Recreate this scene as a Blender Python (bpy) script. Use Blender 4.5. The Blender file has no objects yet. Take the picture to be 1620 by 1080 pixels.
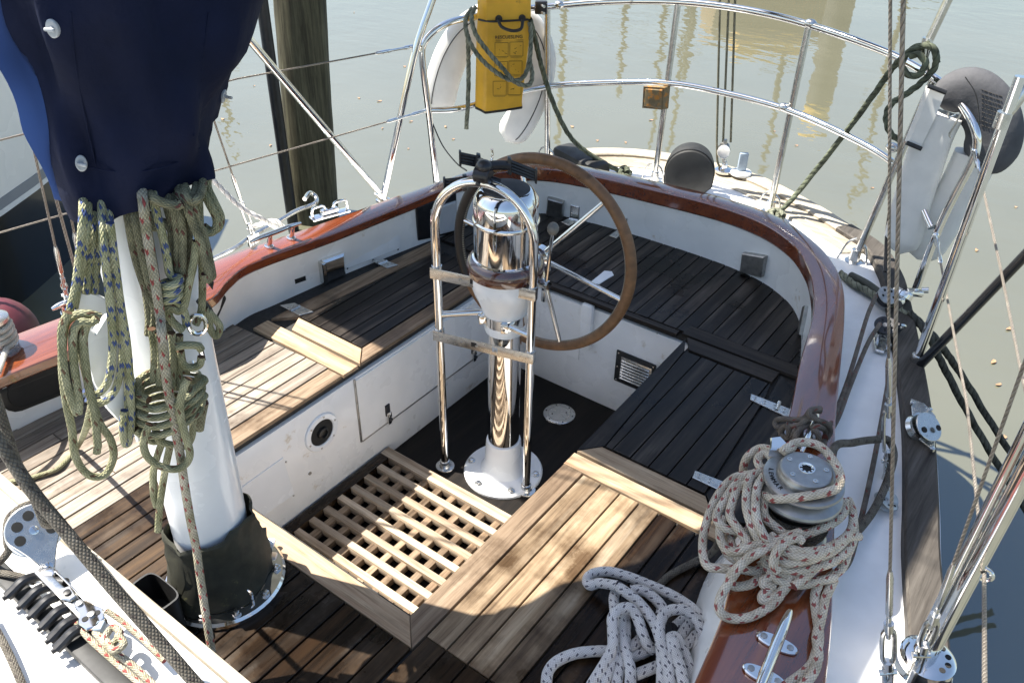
import bpy, bmesh, math, random
from mathutils import Vector, Matrix
random.seed(7)
S = bpy.context.scene
COL = S.collection
R = math.radians
PI = math.pi

# ---------------------------------------------------------------- camera model
F = 1323.8; TH = .6032; RO = .017; YA = .6286
CAM = Vector((1.2631, -1.6992, 2.0))
FW = Vector((-math.sin(YA)*math.cos(TH), math.cos(YA)*math.cos(TH), -math.sin(TH)))
_r0 = Vector((math.cos(YA), math.sin(YA), 0)); _u0 = _r0.cross(FW)
RI = math.cos(RO)*_r0 + math.sin(RO)*_u0
UP = -math.sin(RO)*_r0 + math.cos(RO)*_u0
def ray(px, py): return FW*F + RI*(px-810) - UP*(py-540)
def Z(px, py, z):
    d = ray(px, py); return CAM + d*((z-CAM.z)/d.z)
def X(px, py, x):
    d = ray(px, py); return CAM + d*((x-CAM.x)/d.x)
def Y(px, py, y):
    d = ray(px, py); return CAM + d*((y-CAM.y)/d.y)
def V(px, py, b, off=0.0):
    """point of the upright plane through b (square to the view) ; off = metres nearer the viewer"""
    d = ray(px, py); h = Vector((b[0]-CAM.x, b[1]-CAM.y)); dh = Vector((d.x, d.y))
    h = h*(1-off/h.length)
    return CAM + d*(h.dot(dh)/dh.dot(dh))
def D(px, py, dep):
    return CAM + ray(px, py)*(dep/F)
def depth(p): return (Vector(p)-CAM).dot(FW)
def PL(px, py, p0, n):
    d = ray(px, py); n = Vector(n); return CAM + d*((Vector(p0)-CAM).dot(n)/d.dot(n))

# ---------------------------------------------------------------- materials
MATS = {}
def nt(name):
    m = bpy.data.materials.new(name); m.use_nodes = True
    n = m.node_tree.nodes; l = m.node_tree.links
    b = n['Principled BSDF']
    MATS[name] = m
    return m, n, l, b
def N(n, t, **k):
    x = n.new(t)
    for a, v in k.items():
        if a.startswith('i_'):
            key = a[2:]
            x.inputs[int(key) if key.isdigit() else key.replace('_', ' ')].default_value = v
        else: setattr(x, a, v)
    return x
def ramp(n, stops):
    r = n.new('ShaderNodeValToRGB'); e = r.color_ramp.elements
    while len(e) < len(stops): e.new(.5)
    for q, (p, c) in zip(e, stops):
        q.position = p; q.color = (c[0], c[1], c[2], 1)
    return r
def mth(n, l, op, a, b=None, c=None):
    x = n.new('ShaderNodeMath'); x.operation = op
    for i, v in enumerate((a, b, c)):
        if v is None: continue
        if hasattr(v, 'is_output') or hasattr(v, 'links'): l.new(v, x.inputs[i])
        else: x.inputs[i].default_value = v
    return x.outputs[0]
def mixc(n, l, fac, a, b, typ='MIX'):
    x = n.new('ShaderNodeMix'); x.data_type = 'RGBA'; x.blend_type = typ
    for s, v in ((x.inputs[0], fac), (x.inputs[6], a), (x.inputs[7], b)):
        if hasattr(v, 'links'): l.new(v, s)
        elif isinstance(v, (int, float)): s.default_value = v
        else: s.default_value = (v[0], v[1], v[2], 1)
    return x.outputs[2]
def noise(n, l, scale, detail=4, rough=.55, vec=None, stretch=None):
    t = n.new('ShaderNodeTexNoise'); t.inputs['Scale'].default_value = scale
    t.inputs['Detail'].default_value = detail; t.inputs['Roughness'].default_value = rough
    tc = n.new('ShaderNodeTexCoord'); o = vec or tc.outputs['Object']
    if stretch:
        mp = n.new('ShaderNodeMapping'); mp.inputs['Scale'].default_value = stretch
        l.new(o, mp.inputs['Vector']); o = mp.outputs[0]
    l.new(o, t.inputs['Vector'])
    return t.outputs['Fac']
def bump(n, l, b, h, s=.3, d=.002):
    x = n.new('ShaderNodeBump'); x.inputs['Strength'].default_value = s; x.inputs['Distance'].default_value = d
    l.new(h, x.inputs['Height']); l.new(x.outputs[0], b.inputs['Normal'])

def simple(name, col, rough=.5, metal=0, var=.15, scale=20, bs=.1, coat=0, spots=None):
    m, n, l, b = nt(name)
    f = noise(n, l, scale, 5)
    lo = tuple(c*(1-var) for c in col); hi = tuple(min(1, c*(1+var)) for c in col)
    r = ramp(n, [(.3, lo), (.7, hi)]); l.new(f, r.inputs[0]); c = r.outputs[0]
    if spots:
        f2 = noise(n, l, spots[1], 6, .7)
        r2 = ramp(n, [(spots[2], (0, 0, 0)), (spots[2]+.06, (1, 1, 1))]); l.new(f2, r2.inputs[0])
        c = mixc(n, l, r2.outputs[0], c, spots[0])
    l.new(c, b.inputs['Base Color'])
    b.inputs['Roughness'].default_value = rough; b.inputs['Metallic'].default_value = metal
    b.inputs['Coat Weight'].default_value = coat; b.inputs['Coat Roughness'].default_value = .06
    rr = ramp(n, [(.3, (max(0, rough-.06),)*3), (.75, (min(1, rough+.1),)*3)])
    l.new(noise(n, l, scale*.6, 4), rr.inputs[0]); l.new(rr.outputs[0], b.inputs['Roughness'])
    if bs: bump(n, l, b, f, bs, .001)
    return m
simple('gelcoat', (.82, .81, .78), .28, var=.05, scale=9, bs=.03, coat=.3, spots=((.60, .53, .42), 6, .63))
simple('gelcoat_deck', (.80, .80, .79), .42, var=.05, scale=14, bs=.06, spots=((.55, .52, .46), 7, .70))
simple('white_paint', (.80, .81, .81), .25, var=.04, scale=10, bs=.02, coat=.3, spots=((.5, .45, .38), 9, .73))
simple('white_vinyl', (.70, .68, .64), .45, var=.08, scale=12, bs=.2, spots=((.5, .45, .36), 6, .68))
simple('cream_hull', (.86, .85, .82), .25, var=.04, scale=2, bs=.02, coat=.4)
simple('grey_stripe', (.25, .27, .3), .35, var=.1, scale=2)
simple('black_hull', (.012, .012, .013), .2, var=.3, scale=3, coat=.4)
simple('chrome', (.78, .77, .75), .06, 1, var=.06, scale=30, bs=.02)
simple('stainless', (.62, .61, .58), .2, 1, var=.15, scale=60, bs=.05)
simple('dull_metal', (.42, .41, .39), .38, 1, var=.25, scale=50, bs=.1)
simple('plated', (.6, .59, .56), .24, .95, var=.05, scale=70, bs=.02)
simple('cap_grey', (.34, .34, .33), .35, .8, var=.1, scale=60, bs=.05)
simple('rubber', (.012, .012, .012), .45, var=.3, scale=60, bs=.15)
simple('plastic_black', (.015, .015, .017), .35, var=.3, scale=40, bs=.05)
simple('dark_hole', (.008, .008, .008), .8, var=.2)
simple('caulk', (.018, .017, .016), .7, var=.3, scale=90, bs=.3)
simple('olive_canvas', (.026, .026, .016), .8, var=.3, scale=40, bs=.3, spots=((.16, .16, .06), 10, .62))
simple('dark_canvas', (.018, .018, .017), .6, var=.3, scale=30, bs=.3)
simple('blue_paint', (.28, .34, .40), .6, var=.2, scale=30)
simple('maroon', (.10, .02, .028), .5, var=.2, scale=10)
simple('yellow_vinyl', (.68, .37, .025), .42, var=.14, scale=10, bs=.1, spots=((.30, .17, .03), 9, .60))
simple('ink', (.03, .025, .02), .7)
simple('leather', (.19, .095, .040), .5, var=.3, scale=40, bs=.2, spots=((.09, .045, .02), 9, .6))
simple('leather_dark', (.018, .013, .010), .4, var=.3, scale=40, bs=.2)
simple('thread', (.4, .34, .25), .7)
simple('instrument_grey', (.42, .43, .44), .3, var=.05)
simple('corroded', (.16, .12, .06), .6, var=.3, scale=60, bs=.3, spots=((.40, .16, .02), 45, .52))
simple('leaf', (.34, .20, .11), .6, var=.4, scale=40)
simple('knob', (.16, .15, .13), .35, var=.2, scale=50)
simple('hose', (.035, .04, .03), .6, var=.3, scale=50, bs=.3)

def wood(name, a, b_, c, rough=.6, coat=0, wet=None, grain=1.0, axis='Y', grooves=.35, streak=None):
    m, n, l, p = nt(name)
    g = n.new('ShaderNodeNewGeometry')
    tc = n.new('ShaderNodeTexCoord')
    st = {'Y': (45, 2.2, 45), 'X': (2.2, 45, 45), 'Z': (30, 30, 1.5)}[axis]
    off = n.new('ShaderNodeVectorMath'); off.operation = 'ADD'
    cx = n.new('ShaderNodeCombineXYZ')
    ri = mth(n, l, 'MULTIPLY', g.outputs['Random Per Island'], 17.0)
    for i in range(3): l.new(ri, cx.inputs[i])
    l.new(tc.outputs['Object'], off.inputs[0]); l.new(cx.outputs[0], off.inputs[1])
    f = noise(n, l, grain, 8, .65, vec=off.outputs[0], stretch=st)
    fine = noise(n, l, 3*grain, 6, .7, vec=off.outputs[0], stretch=st)
    r = ramp(n, [(.28, c), (.5, b_), (.74, a)]); l.new(f, r.inputs[0])
    hv = ramp(n, [(0, (.62, .60, .58)), (.5, (.95, .95, .95)), (1, (1.28, 1.25, 1.2))])
    l.new(g.outputs['Random Per Island'], hv.inputs[0])
    col = mixc(n, l, .85, r.outputs[0], hv.outputs[0], 'MULTIPLY')
    fr = ramp(n, [(.36, (.45, .42, .40)), (.52, (1, 1, 1))]); l.new(fine, fr.inputs[0])
    col = mixc(n, l, .6, col, fr.outputs[0], 'MULTIPLY')
    big = noise(n, l, 3.2, 5, .6, stretch=(1, .5, 1) if axis == 'Y' else None)
    rb = ramp(n, [(.35, (.72, .68, .63)), (.62, (1.06, 1.04, 1.0))]); l.new(big, rb.inputs[0])
    col = mixc(n, l, .8, col, rb.outputs[0], 'MULTIPLY')
    p.inputs['Roughness'].default_value = rough
    if streak:
        sk = noise(n, l, 1.0, 5, .6, vec=off.outputs[0], stretch=(26, 1.6, 26) if axis == 'Y' else (1.6, 26, 26))
        sr = ramp(n, [(.52, (0, 0, 0)), (.70, (1, 1, 1))]); l.new(sk, sr.inputs[0])
        pt_ = noise(n, l, 2.1, 4, .6); pr = ramp(n, [(.45, (0, 0, 0)), (.62, (1, 1, 1))]); l.new(pt_, pr.inputs[0])
        col = mixc(n, l, mth(n, l, 'MULTIPLY', sr.outputs[0], mth(n, l, 'ADD', mth(n, l, 'MULTIPLY', pr.outputs[0], .6), .25)), col, streak)
    if wet:
        w = noise(n, l, 5, 6, .6)
        wr = ramp(n, [(wet-.08, (0, 0, 0)), (wet+.08, (1, 1, 1))]); l.new(w, wr.inputs[0])
        col = mixc(n, l, wr.outputs[0], col, mixc(n, l, 1, col, (.32, .28, .25), 'MULTIPLY'))
        ro = n.new('ShaderNodeMapRange'); ro.inputs[3].default_value = rough; ro.inputs[4].default_value = .22
        l.new(wr.outputs[0], ro.inputs[0]); l.new(ro.outputs[0], p.inputs['Roughness'])
    l.new(col, p.inputs['Base Color'])
    p.inputs['Coat Weight'].default_value = coat; p.inputs['Coat Roughness'].default_value = .06; p.inputs['Coat IOR'].default_value = 1.9
    if not coat: p.inputs['Specular IOR Level'].default_value = .22
    if grooves: bump(n, l, p, fine, grooves, .0015)
    return m
wood('teak_light', (.37, .292, .20), (.225, .163, .103), (.078, .048, .028), .6, wet=.58, streak=(.40, .33, .235))
wood('teak_grey', (.43, .385, .33), (.275, .238, .20), (.105, .084, .067), .65, wet=.66, streak=(.46, .43, .385))
wood('teak_wet_shade', (.115, .072, .038), (.046, .030, .018), (.013, .0098, .0076), .36, wet=.46, streak=(.09, .077, .064))  # wet teak, taken darker so that shade is part of its colour
wood('teak_dark_shade', (.075, .063, .054), (.017, .0138, .012), (.0055, .0045, .004), .42, wet=.56, grain=.7, streak=(.125, .104, .086))  # weathered teak of the aft planking, its shade put into the colour
wood('teak_border', (.56, .45, .32), (.44, .33, .22), (.26, .165, .10), .6, axis='X')
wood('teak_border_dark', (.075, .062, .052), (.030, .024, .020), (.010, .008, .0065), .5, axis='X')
wood('teak_edge', (.37, .295, .215), (.23, .168, .115), (.09, .058, .036), .6, wet=.62)
wood('teak_grate', (.56, .48, .38), (.44, .355, .265), (.24, .165, .11), .6, axis='X')
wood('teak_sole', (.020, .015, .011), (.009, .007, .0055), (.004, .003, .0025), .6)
wood('mahogany', (.215, .055, .012), (.155, .035, .009), (.10, .021, .006), .2, coat=1, grain=.7, grooves=.04)
wood('ring_wood', (.13, .040, .016), (.09, .024, .010), (.05, .013, .006), .25, coat=.8, axis='X', grooves=.05)
wood('rail_wood', (.115, .108, .10), (.062, .057, .052), (.028, .025, .023), .65)
wood('rail_wood_tan', (.60, .56, .48), (.52, .48, .40), (.38, .34, .27), .6, axis='X')
wood('piling_wood', (.17, .165, .105), (.085, .08, .053), (.022, .021, .015), .8, axis='Z')

def canvas(name, col, weave=900):
    m, n, l, b = nt(name)
    f = noise(n, l, 7, 6, .6); g2 = noise(n, l, 22, 4)
    r = ramp(n, [(.3, tuple(c*.7 for c in col)), (.7, tuple(c*1.25 for c in col))]); l.new(f, r.inputs[0])
    sp = noise(n, l, 11, 7, .75)
    r2 = ramp(n, [(.73, (0, 0, 0)), (.82, (.5, .5, .5))]); l.new(sp, r2.inputs[0])
    l.new(mixc(n, l, r2.outputs[0], r.outputs[0], (.2, .22, .3)), b.inputs['Base Color'])
    b.inputs['Roughness'].default_value = .8; b.inputs['Sheen Weight'].default_value = 0; b.inputs['Specular IOR Level'].default_value = .2
    h = mth(n, l, 'ADD', f, mth(n, l, 'MULTIPLY', g2, .3))
    bump(n, l, b, h, .5, .012)
    return m
canvas('navy_canvas', (.004, .007, .026))
canvas('shade_sheet_canvas', (.30, .30, .28))
canvas('grey_vinyl', (.085, .085, .09))
canvas('navy_flap', (.035, .055, .14))
_m = MATS['navy_flap']; _n = _m.node_tree.nodes; _l = _m.node_tree.links
_t = _n.new('ShaderNodeBsdfTranslucent'); _t.inputs[0].default_value = (.17, .28, .52, 1)
_x = _n.new('ShaderNodeMixShader'); _x.inputs[0].default_value = .5
_l.new(_n['Principled BSDF'].outputs[0], _x.inputs[1]); _l.new(_t.outputs[0], _x.inputs[2])
_l.new(_x.outputs[0], _n['Material Output'].inputs[0])

def rope_mat(name, base, dirt, flecks=(), pitch=.0088, nu=9, laid=False, wear=.5, rough=.8):
    """braided cover: u runs round the rope, v (metres) along it"""
    m, n, l, b = nt(name)
    uv = n.new('ShaderNodeUVMap'); sp = n.new('ShaderNodeSeparateXYZ'); l.new(uv.outputs[0], sp.inputs[0])
    u, v = sp.outputs[0], sp.outputs[1]
    f = noise(n, l, 30, 5, .6)
    r = ramp(n, [(wear-.17, dirt), (wear+.17, base)]); l.new(f, r.inputs[0]); col = r.outputs[0]
    if laid:
        ph = mth(n, l, 'SUBTRACT', mth(n, l, 'MULTIPLY', u, 3), mth(n, l, 'MULTIPLY', v, 1/pitch))
        fr = mth(n, l, 'FRACT', ph)
        h = mth(n, l, 'SINE', mth(n, l, 'MULTIPLY', fr, PI))
        yarn = mth(n, l, 'SINE', mth(n, l, 'MULTIPLY', mth(n, l, 'ADD', mth(n, l, 'MULTIPLY', u, 20), mth(n, l, 'MULTIPLY', v, 2.5/pitch)), 2*PI))
        hh = mth(n, l, 'ADD', h, mth(n, l, 'MULTIPLY', yarn, .12))
        cr = ramp(n, [(0, tuple(c*.25 for c in dirt)), (.35, (1, 1, 1))]); l.new(h, cr.inputs[0])
        col = mixc(n, l, .8, col, cr.outputs[0], 'MULTIPLY')
        bump(n, l, b, hh, .8, .003)
    else:
        a = mth(n, l, 'ADD', mth(n, l, 'MULTIPLY', u, nu), mth(n, l, 'MULTIPLY', v, 1/pitch))
        c = mth(n, l, 'SUBTRACT', mth(n, l, 'MULTIPLY', u, nu), mth(n, l, 'MULTIPLY', v, 1/pitch))
        sa = mth(n, l, 'ABSOLUTE', mth(n, l, 'SINE', mth(n, l, 'MULTIPLY', a, PI)))
        sc = mth(n, l, 'ABSOLUTE', mth(n, l, 'SINE', mth(n, l, 'MULTIPLY', c, PI)))
        h = mth(n, l, 'MULTIPLY', sa, sc)
        cr = ramp(n, [(0, (.52, .50, .47)), (.40, (1, 1, 1))]); l.new(h, cr.inputs[0])
        for (fc, ma, mc, oa, oc) in flecks:
            fa = mth(n, l, 'FLOOR', a); fcx = mth(n, l, 'FLOOR', c)
            da = mth(n, l, 'LESS_THAN', mth(n, l, 'FLOORED_MODULO', mth(n, l, 'ADD', fa, oa), ma), .5)
            dc = mth(n, l, 'LESS_THAN', mth(n, l, 'FLOORED_MODULO', mth(n, l, 'ADD', fcx, oc), mc), 1.5)
            k = mth(n, l, 'MULTIPLY', da, dc)
            col = mixc(n, l, mth(n, l, 'MULTIPLY', k, .85), col, fc)
        col = mixc(n, l, .9, col, cr.outputs[0], 'MULTIPLY')
        bump(n, l, b, h, .7, .0025)
    l.new(col, b.inputs['Base Color'])
    b.inputs['Roughness'].default_value = rough; b.inputs['Specular IOR Level'].default_value = .2
    return m
BLUE = (.02, .06, .25); RED = (.30, .022, .03); NAVY = (.03, .025, .06)
rope_mat('rope_green_blue', (.50, .49, .33), (.28, .28, .14), [(BLUE, 6, 4, 0, 0), (BLUE, 6, 4, 1, 1)])
rope_mat('rope_green', (.40, .39, .25), (.19, .19, .10), [((.12, .05, .03), 9, 5, 0, 0)])
rope_mat('rope_olive', (.33, .315, .20), (.13, .125, .08), [((.12, .03, .03), 8, 5, 0, 0)])
rope_mat('rope_red', (.52, .47, .38), (.25, .23, .14), [(RED, 6, 6, 0, 0), (RED, 6, 6, 1, 1)])
rope_mat('rope_winch', (.74, .66, .54), (.46, .39, .29), [(RED, 6, 6, 0, 0), (RED, 6, 6, 1, 1)], wear=.45)
rope_mat('rope_white', (.80, .78, .76), (.62, .59, .56), [(NAVY, 7, 6, 0, 0), (NAVY, 7, 6, 3, 2)], pitch=.0060, nu=15, wear=.4)
rope_mat('rope_grey', (.17, .155, .13), (.085, .075, .06), [((.06, .05, .045), 5, 4, 0, 0)])
rope_mat('rope_thin', (.22, .19, .16), (.10, .085, .07), [((.2, .05, .04), 8, 6, 0, 0)], pitch=.01)
rope_mat('rope_sheet', (.30, .28, .20), (.16, .15, .10), (), pitch=.01)
rope_mat('rope_chalk', (.66, .64, .58), (.4, .38, .32), (), pitch=.012)
rope_mat('laid_green', (.16, .18, .12), (.055, .06, .042), laid=True, pitch=.030)
rope_mat('laid_bag', (.30, .30, .22), (.10, .11, .08), laid=True, pitch=.024)
rope_mat('laid_dark', (.085, .085, .07), (.03, .032, .028), laid=True, pitch=.03)
rope_mat('laid_white', (.85, .83, .79), (.7, .67, .6), laid=True, pitch=.03)
rope_mat('wire', (.42, .37, .31), (.27, .23, .19), laid=True, pitch=.012, rough=.4)
MATS['wire'].node_tree.nodes['Principled BSDF'].inputs['Metallic'].default_value = .6

def water_mat():
    m, n, l, b = nt('harbour_water')
    f = noise(n, l, .5, 3)
    r = ramp(n, [(.3, (.108, .106, .072)), (.7, (.126, .123, .085))]); l.new(f, r.inputs[0])
    l.new(r.outputs[0], b.inputs['Base Color'])
    b.inputs['Roughness'].default_value = .03; b.inputs['IOR'].default_value = 1.85
    b.inputs['Specular IOR Level'].default_value = .75; b.inputs['Specular Tint'].default_value = (.58, .80, 1, 1)
    a = noise(n, l, 2.6, 2, .5, stretch=(1.0, 1.5, 1)); c = noise(n, l, 9, 2, .5, stretch=(1, 1.6, 1))
    e = noise(n, l, .35, 2, .5)
    er = ramp(n, [(.40, (.25, .25, .25)), (.62, (1, 1, 1))]); l.new(e, er.inputs[0])
    h = mth(n, l, 'ADD', mth(n, l, 'MULTIPLY', a, 1.0), mth(n, l, 'MULTIPLY', c, .10))
    h = mth(n, l, 'MULTIPLY', h, er.outputs[0])
    bump(n, l, b, h, .15, .05)
    return m
water_mat()

# ---------------------------------------------------------------- mesh builder
class MB:
    def __init__(s): s.v = []; s.f = []; s.uv = []; s.sm = []; s.mi = []; s.mats = []; s.cur = 0
    def mat(s, name):
        if name not in s.mats: s.mats.append(name)
        s.cur = s.mats.index(name); return s
    def face(s, idx, uv=None, smooth=True):
        s.f.append(tuple(idx)); s.uv.append(uv or [(0, 0)]*len(idx)); s.sm.append(smooth); s.mi.append(s.cur)
    def grid(s, rows, closed=True, cap0=False, cap1=False, uvs=None, smooth=True):
        """rows of equal length rings"""
        b = len(s.v); m = len(rows[0])
        for r in rows: s.v.extend([Vector(p) for p in r])
        for i in range(len(rows)-1):
            for j in range(m if closed else m-1):
                k = (j+1) % m
                q = (b+i*m+j, b+i*m+k, b+(i+1)*m+k, b+(i+1)*m+j)
                if uvs:
                    u0, u1 = j/m, (j+1)/m
                    s.face(q, [(u0, uvs[i]), (u1, uvs[i]), (u1, uvs[i+1]), (u0, uvs[i+1])], smooth)
                else: s.face(q, None, smooth)
        if cap0: s.face([b+j for j in range(m)][::-1], None, False)
        if cap1: s.face([b+(len(rows)-1)*m+j for j in range(m)], None, False)
        return s
    def tube(s, pts, r, n=10, sub=5, closed=False, cap=True, laid=0, pitch=.03, spline=True, rfun=None):
        P = [Vector(p) for p in pts]
        if spline and len(P) > 2: P = catmull(P, sub, closed)
        # parallel transport
        L = len(P); T = []
        for i in range(L):
            a = P[(i-1) % L] if (closed or i > 0) else P[i]
            c = P[(i+1) % L] if (closed or i < L-1) else P[i]
            t = c-a
            T.append(t.normalized() if t.length > 1e-9 else Vector((0, 0, 1)))
        ref = Vector((0, 0, 1)) if abs(T[0].z) < .9 else Vector((1, 0, 0))
        nrm = (ref - T[0]*ref.dot(T[0])).normalized()
        rows = []; vs = []; acc = 0
        for i in range(L):
            if i: 
                acc += (P[i]-P[i-1]).length
                nrm = nrm - T[i]*nrm.dot(T[i])
                nrm = nrm.normalized() if nrm.length > 1e-6 else Vector((1, 0, 0)).cross(T[i]).normalized()
            bn = T[i].cross(nrm)
            rr = rfun(i/(L-1)) * r if rfun else r
            ring = []
            for j in range(n):
                a = 2*PI*j/n
                q = rr
                if laid: q = rr*(1+laid*math.cos(3*a - 2*PI*acc/pitch))
                ring.append(P[i] + nrm*(q*math.cos(a)) + bn*(q*math.sin(a)))
            rows.append(ring); vs.append(acc)
        if closed:
            rows.append(rows[0]); vs.append(acc+(P[0]-P[-1]).length)
            # last ring: keep twist simple
        s.grid(rows, True, cap and not closed, cap and not closed, vs)
        return s
    def lathe(s, prof, n=32, o=(0, 0, 0), ax=(0, 0, 1), cap0=True, cap1=True, ell=(1, 1), xref=None):
        o = Vector(o); ax = Vector(ax).normalized()
        ref = Vector(xref) if xref else (Vector((1, 0, 0)) if abs(ax.x) < .9 else Vector((0, 1, 0)))
        e1 = (ref-ax*ref.dot(ax)).normalized(); e2 = ax.cross(e1)
        rows = [[o+ax*z+e1*(r*ell[0]*math.cos(2*PI*j/n))+e2*(r*ell[1]*math.sin(2*PI*j/n)) for j in range(n)] for r, z in prof]
        return s.grid(rows, True, cap0, cap1)
    def prism(s, poly, n, t, bev=0, back=False):
        """poly: world points on a plane; extruded along n by t, front edge chamfered by bev"""
        n = Vector(n).normalized(); P = [Vector(p) for p in poly]
        nn = Vector((0, 0, 0))
        for i in range(len(P)): nn += P[i].cross(P[(i+1) % len(P)])
        if nn.dot(n) < 0: P = P[::-1]
        c = sum(P, Vector())/len(P)
        def ins(k):
            out = []
            for i in range(len(P)):
                a = (P[i]-P[i-1]); b = (P[(i+1) % len(P)]-P[i])
                a = a.normalized() if a.length > 1e-9 else a; b = b.normalized() if b.length > 1e-9 else b
                na = n.cross(a); nb = n.cross(b); m = na+nb
                d = 1+na.dot(nb)
                out.append(P[i]+(m/max(d, .35))*k)
            return out
        rows = [P, [p+n*(t-bev) for p in P]]
        if bev: rows.append([p+n*t for p in ins(bev)])
        return s.grid(rows, True, True, True, smooth=False)
    def box(s, c, size, rot=None, bev=.003):
        bm = bmesh.new(); bmesh.ops.create_cube(bm, size=1)
        bmesh.ops.scale(bm, vec=size, verts=bm.verts)
        if bev: bmesh.ops.bevel(bm, geom=list(bm.edges), offset=min(bev, min(size)*.45), segments=2, affect='EDGES', profile=.5)
        M = Matrix.Translation(Vector(c)) @ (rot.to_4x4() if rot else Matrix())
        b = len(s.v); bm.verts.index_update()
        for v in bm.verts: s.v.append(M @ v.co)
        for f in bm.faces: s.face([b+v.index for v in f.verts], None, False)
        bm.free(); return s
    def ball(s, c, r, sc=(1, 1, 1), n=16, rot=None):
        rows = []
        for i in range(n//2+1):
            th = PI*i/(n//2)
            row = []
            for j in range(n):
                p = Vector((sc[0]*r*max(math.sin(th), 1e-4)*math.cos(2*PI*j/n), sc[1]*r*max(math.sin(th), 1e-4)*math.sin(2*PI*j/n), -sc[2]*r*math.cos(th)))
                if rot: p = rot @ p
                row.append(Vector(c)+p)
            rows.append(row)
        return s.grid(rows, True)
def catmull(P, sub, closed=False):
    out = []; L = len(P)
    rng = range(L) if closed else range(L-1)
    for i in rng:
        p1, p2 = P[i], P[(i+1) % L]
        p0 = P[(i-1) % L] if (closed or i > 0) else p1*2-p2
        p3 = P[(i+2) % L] if (closed or i < L-2) else p2*2-p1
        # centripetal-ish: limit tangents
        d = (p2-p1).length
        m1 = (p2-p0)*.5; m2 = (p3-p1)*.5
        if m1.length > 1.4*d: m1 = m1*(1.4*d/m1.length)
        if m2.length > 1.4*d: m2 = m2*(1.4*d/m2.length)
        for k in range(sub):
            t = k/sub; t2 = t*t; t3 = t2*t
            out.append(p1*(2*t3-3*t2+1)+m1*(t3-2*t2+t)+p2*(-2*t3+3*t2)+m2*(t3-t2))
    if not closed: out.append(P[-1])
    return out

# ---------------------------------------------------------------- objects
ORG = {}
def thing(name, label, cat, loc=(0, 0, 0), group=None):
    o = bpy.data.objects.new(name, None); COL.objects.link(o); o.location = loc; o.empty_display_size = .1
    o['label'] = label; o['category'] = cat
    if group: o['group'] = group
    ORG[o.name] = Vector(loc); return o
def obj(name, mb, mat=None, parent=None, label=None, loc=None, sharp=35):
    me = bpy.data.meshes.new(name)
    if parent is not None: base = ORG[parent.name]
    elif loc is not None: base = Vector(loc)
    else:
        base = sum(mb.v, Vector())/len(mb.v); base.z = min(p.z for p in mb.v)
    me.from_pydata([tuple(p-base) for p in mb.v], [], mb.f)
    names = mb.mats or [mat]
    for k in names: me.materials.append(MATS[k])
    ul = me.uv_layers.new(name='UVMap')
    i = 0
    for p, uv, sm, mi in zip(me.polygons, mb.uv, mb.sm, mb.mi):
        p.use_smooth = True
        p.material_index = mi if mb.mats else 0
        for k in range(len(uv)): ul.data[p.loop_start+k].uv = uv[k]
    me.set_sharp_from_angle(angle=R(sharp))
    o = bpy.data.objects.new(name, me); COL.objects.link(o)
    if parent is not None: o.parent = parent
    else: o.location = base
    ORG[o.name] = base
    if label: o['label'] = label
    return o
def single(name, label, cat, mb, mat=None, group=None, sharp=35):
    o = obj(name, mb, mat, sharp=sharp); o['label'] = label; o['category'] = cat
    if group: o['group'] = group
    return o
def struct(name, mb, mat):
    o = obj(name, mb, mat); o['kind'] = 'structure'; return o
def dup(root, loc, rotz=0, label=None, group=None):
    r = root.copy(); COL.objects.link(r); r.location = loc; r.rotation_euler = (0, 0, rotz)
    if label: r['label'] = label
    if group: r['group'] = group
    for ch in list(root.children):
        c = ch.copy(); COL.objects.link(c); c.parent = r
        for g in list(ch.children):
            d = g.copy(); COL.objects.link(d); d.parent = c
    return r
def text_mesh(mb, txt, origin, xdir, ydir, size, depth_=.0006, mat='ink'):
    cu = bpy.data.curves.new('t', 'FONT'); cu.body = txt; cu.size = size; cu.extrude = depth_
    cu.align_x = 'CENTER'; cu.align_y = 'CENTER'
    ob = bpy.data.objects.new('t', cu); COL.objects.link(ob)
    dg = bpy.context.evaluated_depsgraph_get(); dg.update()
    me = bpy.data.meshes.new_from_object(ob.evaluated_get(dg))
    xd = Vector(xdir).normalized(); nd = xd.cross(Vector(ydir)).normalized(); yd = nd.cross(xd)
    b = len(mb.v); mb.mat(mat)
    for v in me.vertices: mb.v.append(Vector(origin)+xd*v.co.x+yd*v.co.y+nd*v.co.z)
    for p in me.polygons: mb.face([b+i for i in p.vertices], None, False)
    bpy.data.objects.remove(ob); bpy.data.curves.remove(cu); bpy.data.meshes.remove(me)
def cir(c, ax, r, n=24, xref=None):
    ax = Vector(ax).normalized(); ref = Vector(xref) if xref else (Vector((1, 0, 0)) if abs(ax.x) < .9 else Vector((0, 1, 0)))
    e1 = (ref-ax*ref.dot(ax)).normalized(); e2 = ax.cross(e1)
    return [Vector(c)+e1*r*math.cos(2*PI*i/n)+e2*r*math.sin(2*PI*i/n) for i in range(n)]
def offset(poly, k, closed=False):
    """shift a plan polyline sideways (left of travel = +)"""
    out = []; L = len(poly)
    for i in range(L):
        a = Vector(poly[i-1] if (i > 0 or closed) else poly[i]); c = Vector(poly[(i+1) % L] if (i < L-1 or closed) else poly[i])
        t = (c-a).normalized(); out.append(Vector(poly[i][:2])+Vector((-t.y, t.x))*k)
    return out
def smooth2(poly, sub=4):
    return [Vector((p.x, p.y)) for p in catmull([Vector((a[0], a[1], 0)) for a in poly], sub)]

# ================================================================ SETTING
W0 = -.5
mb = MB(); mb.v = [Vector((-300, -300, W0)), Vector((300, -300, W0)), Vector((300, 300, W0)), Vector((-300, 300, W0))]; mb.face((0, 1, 2, 3))
struct('water', mb, 'harbour_water')

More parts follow.
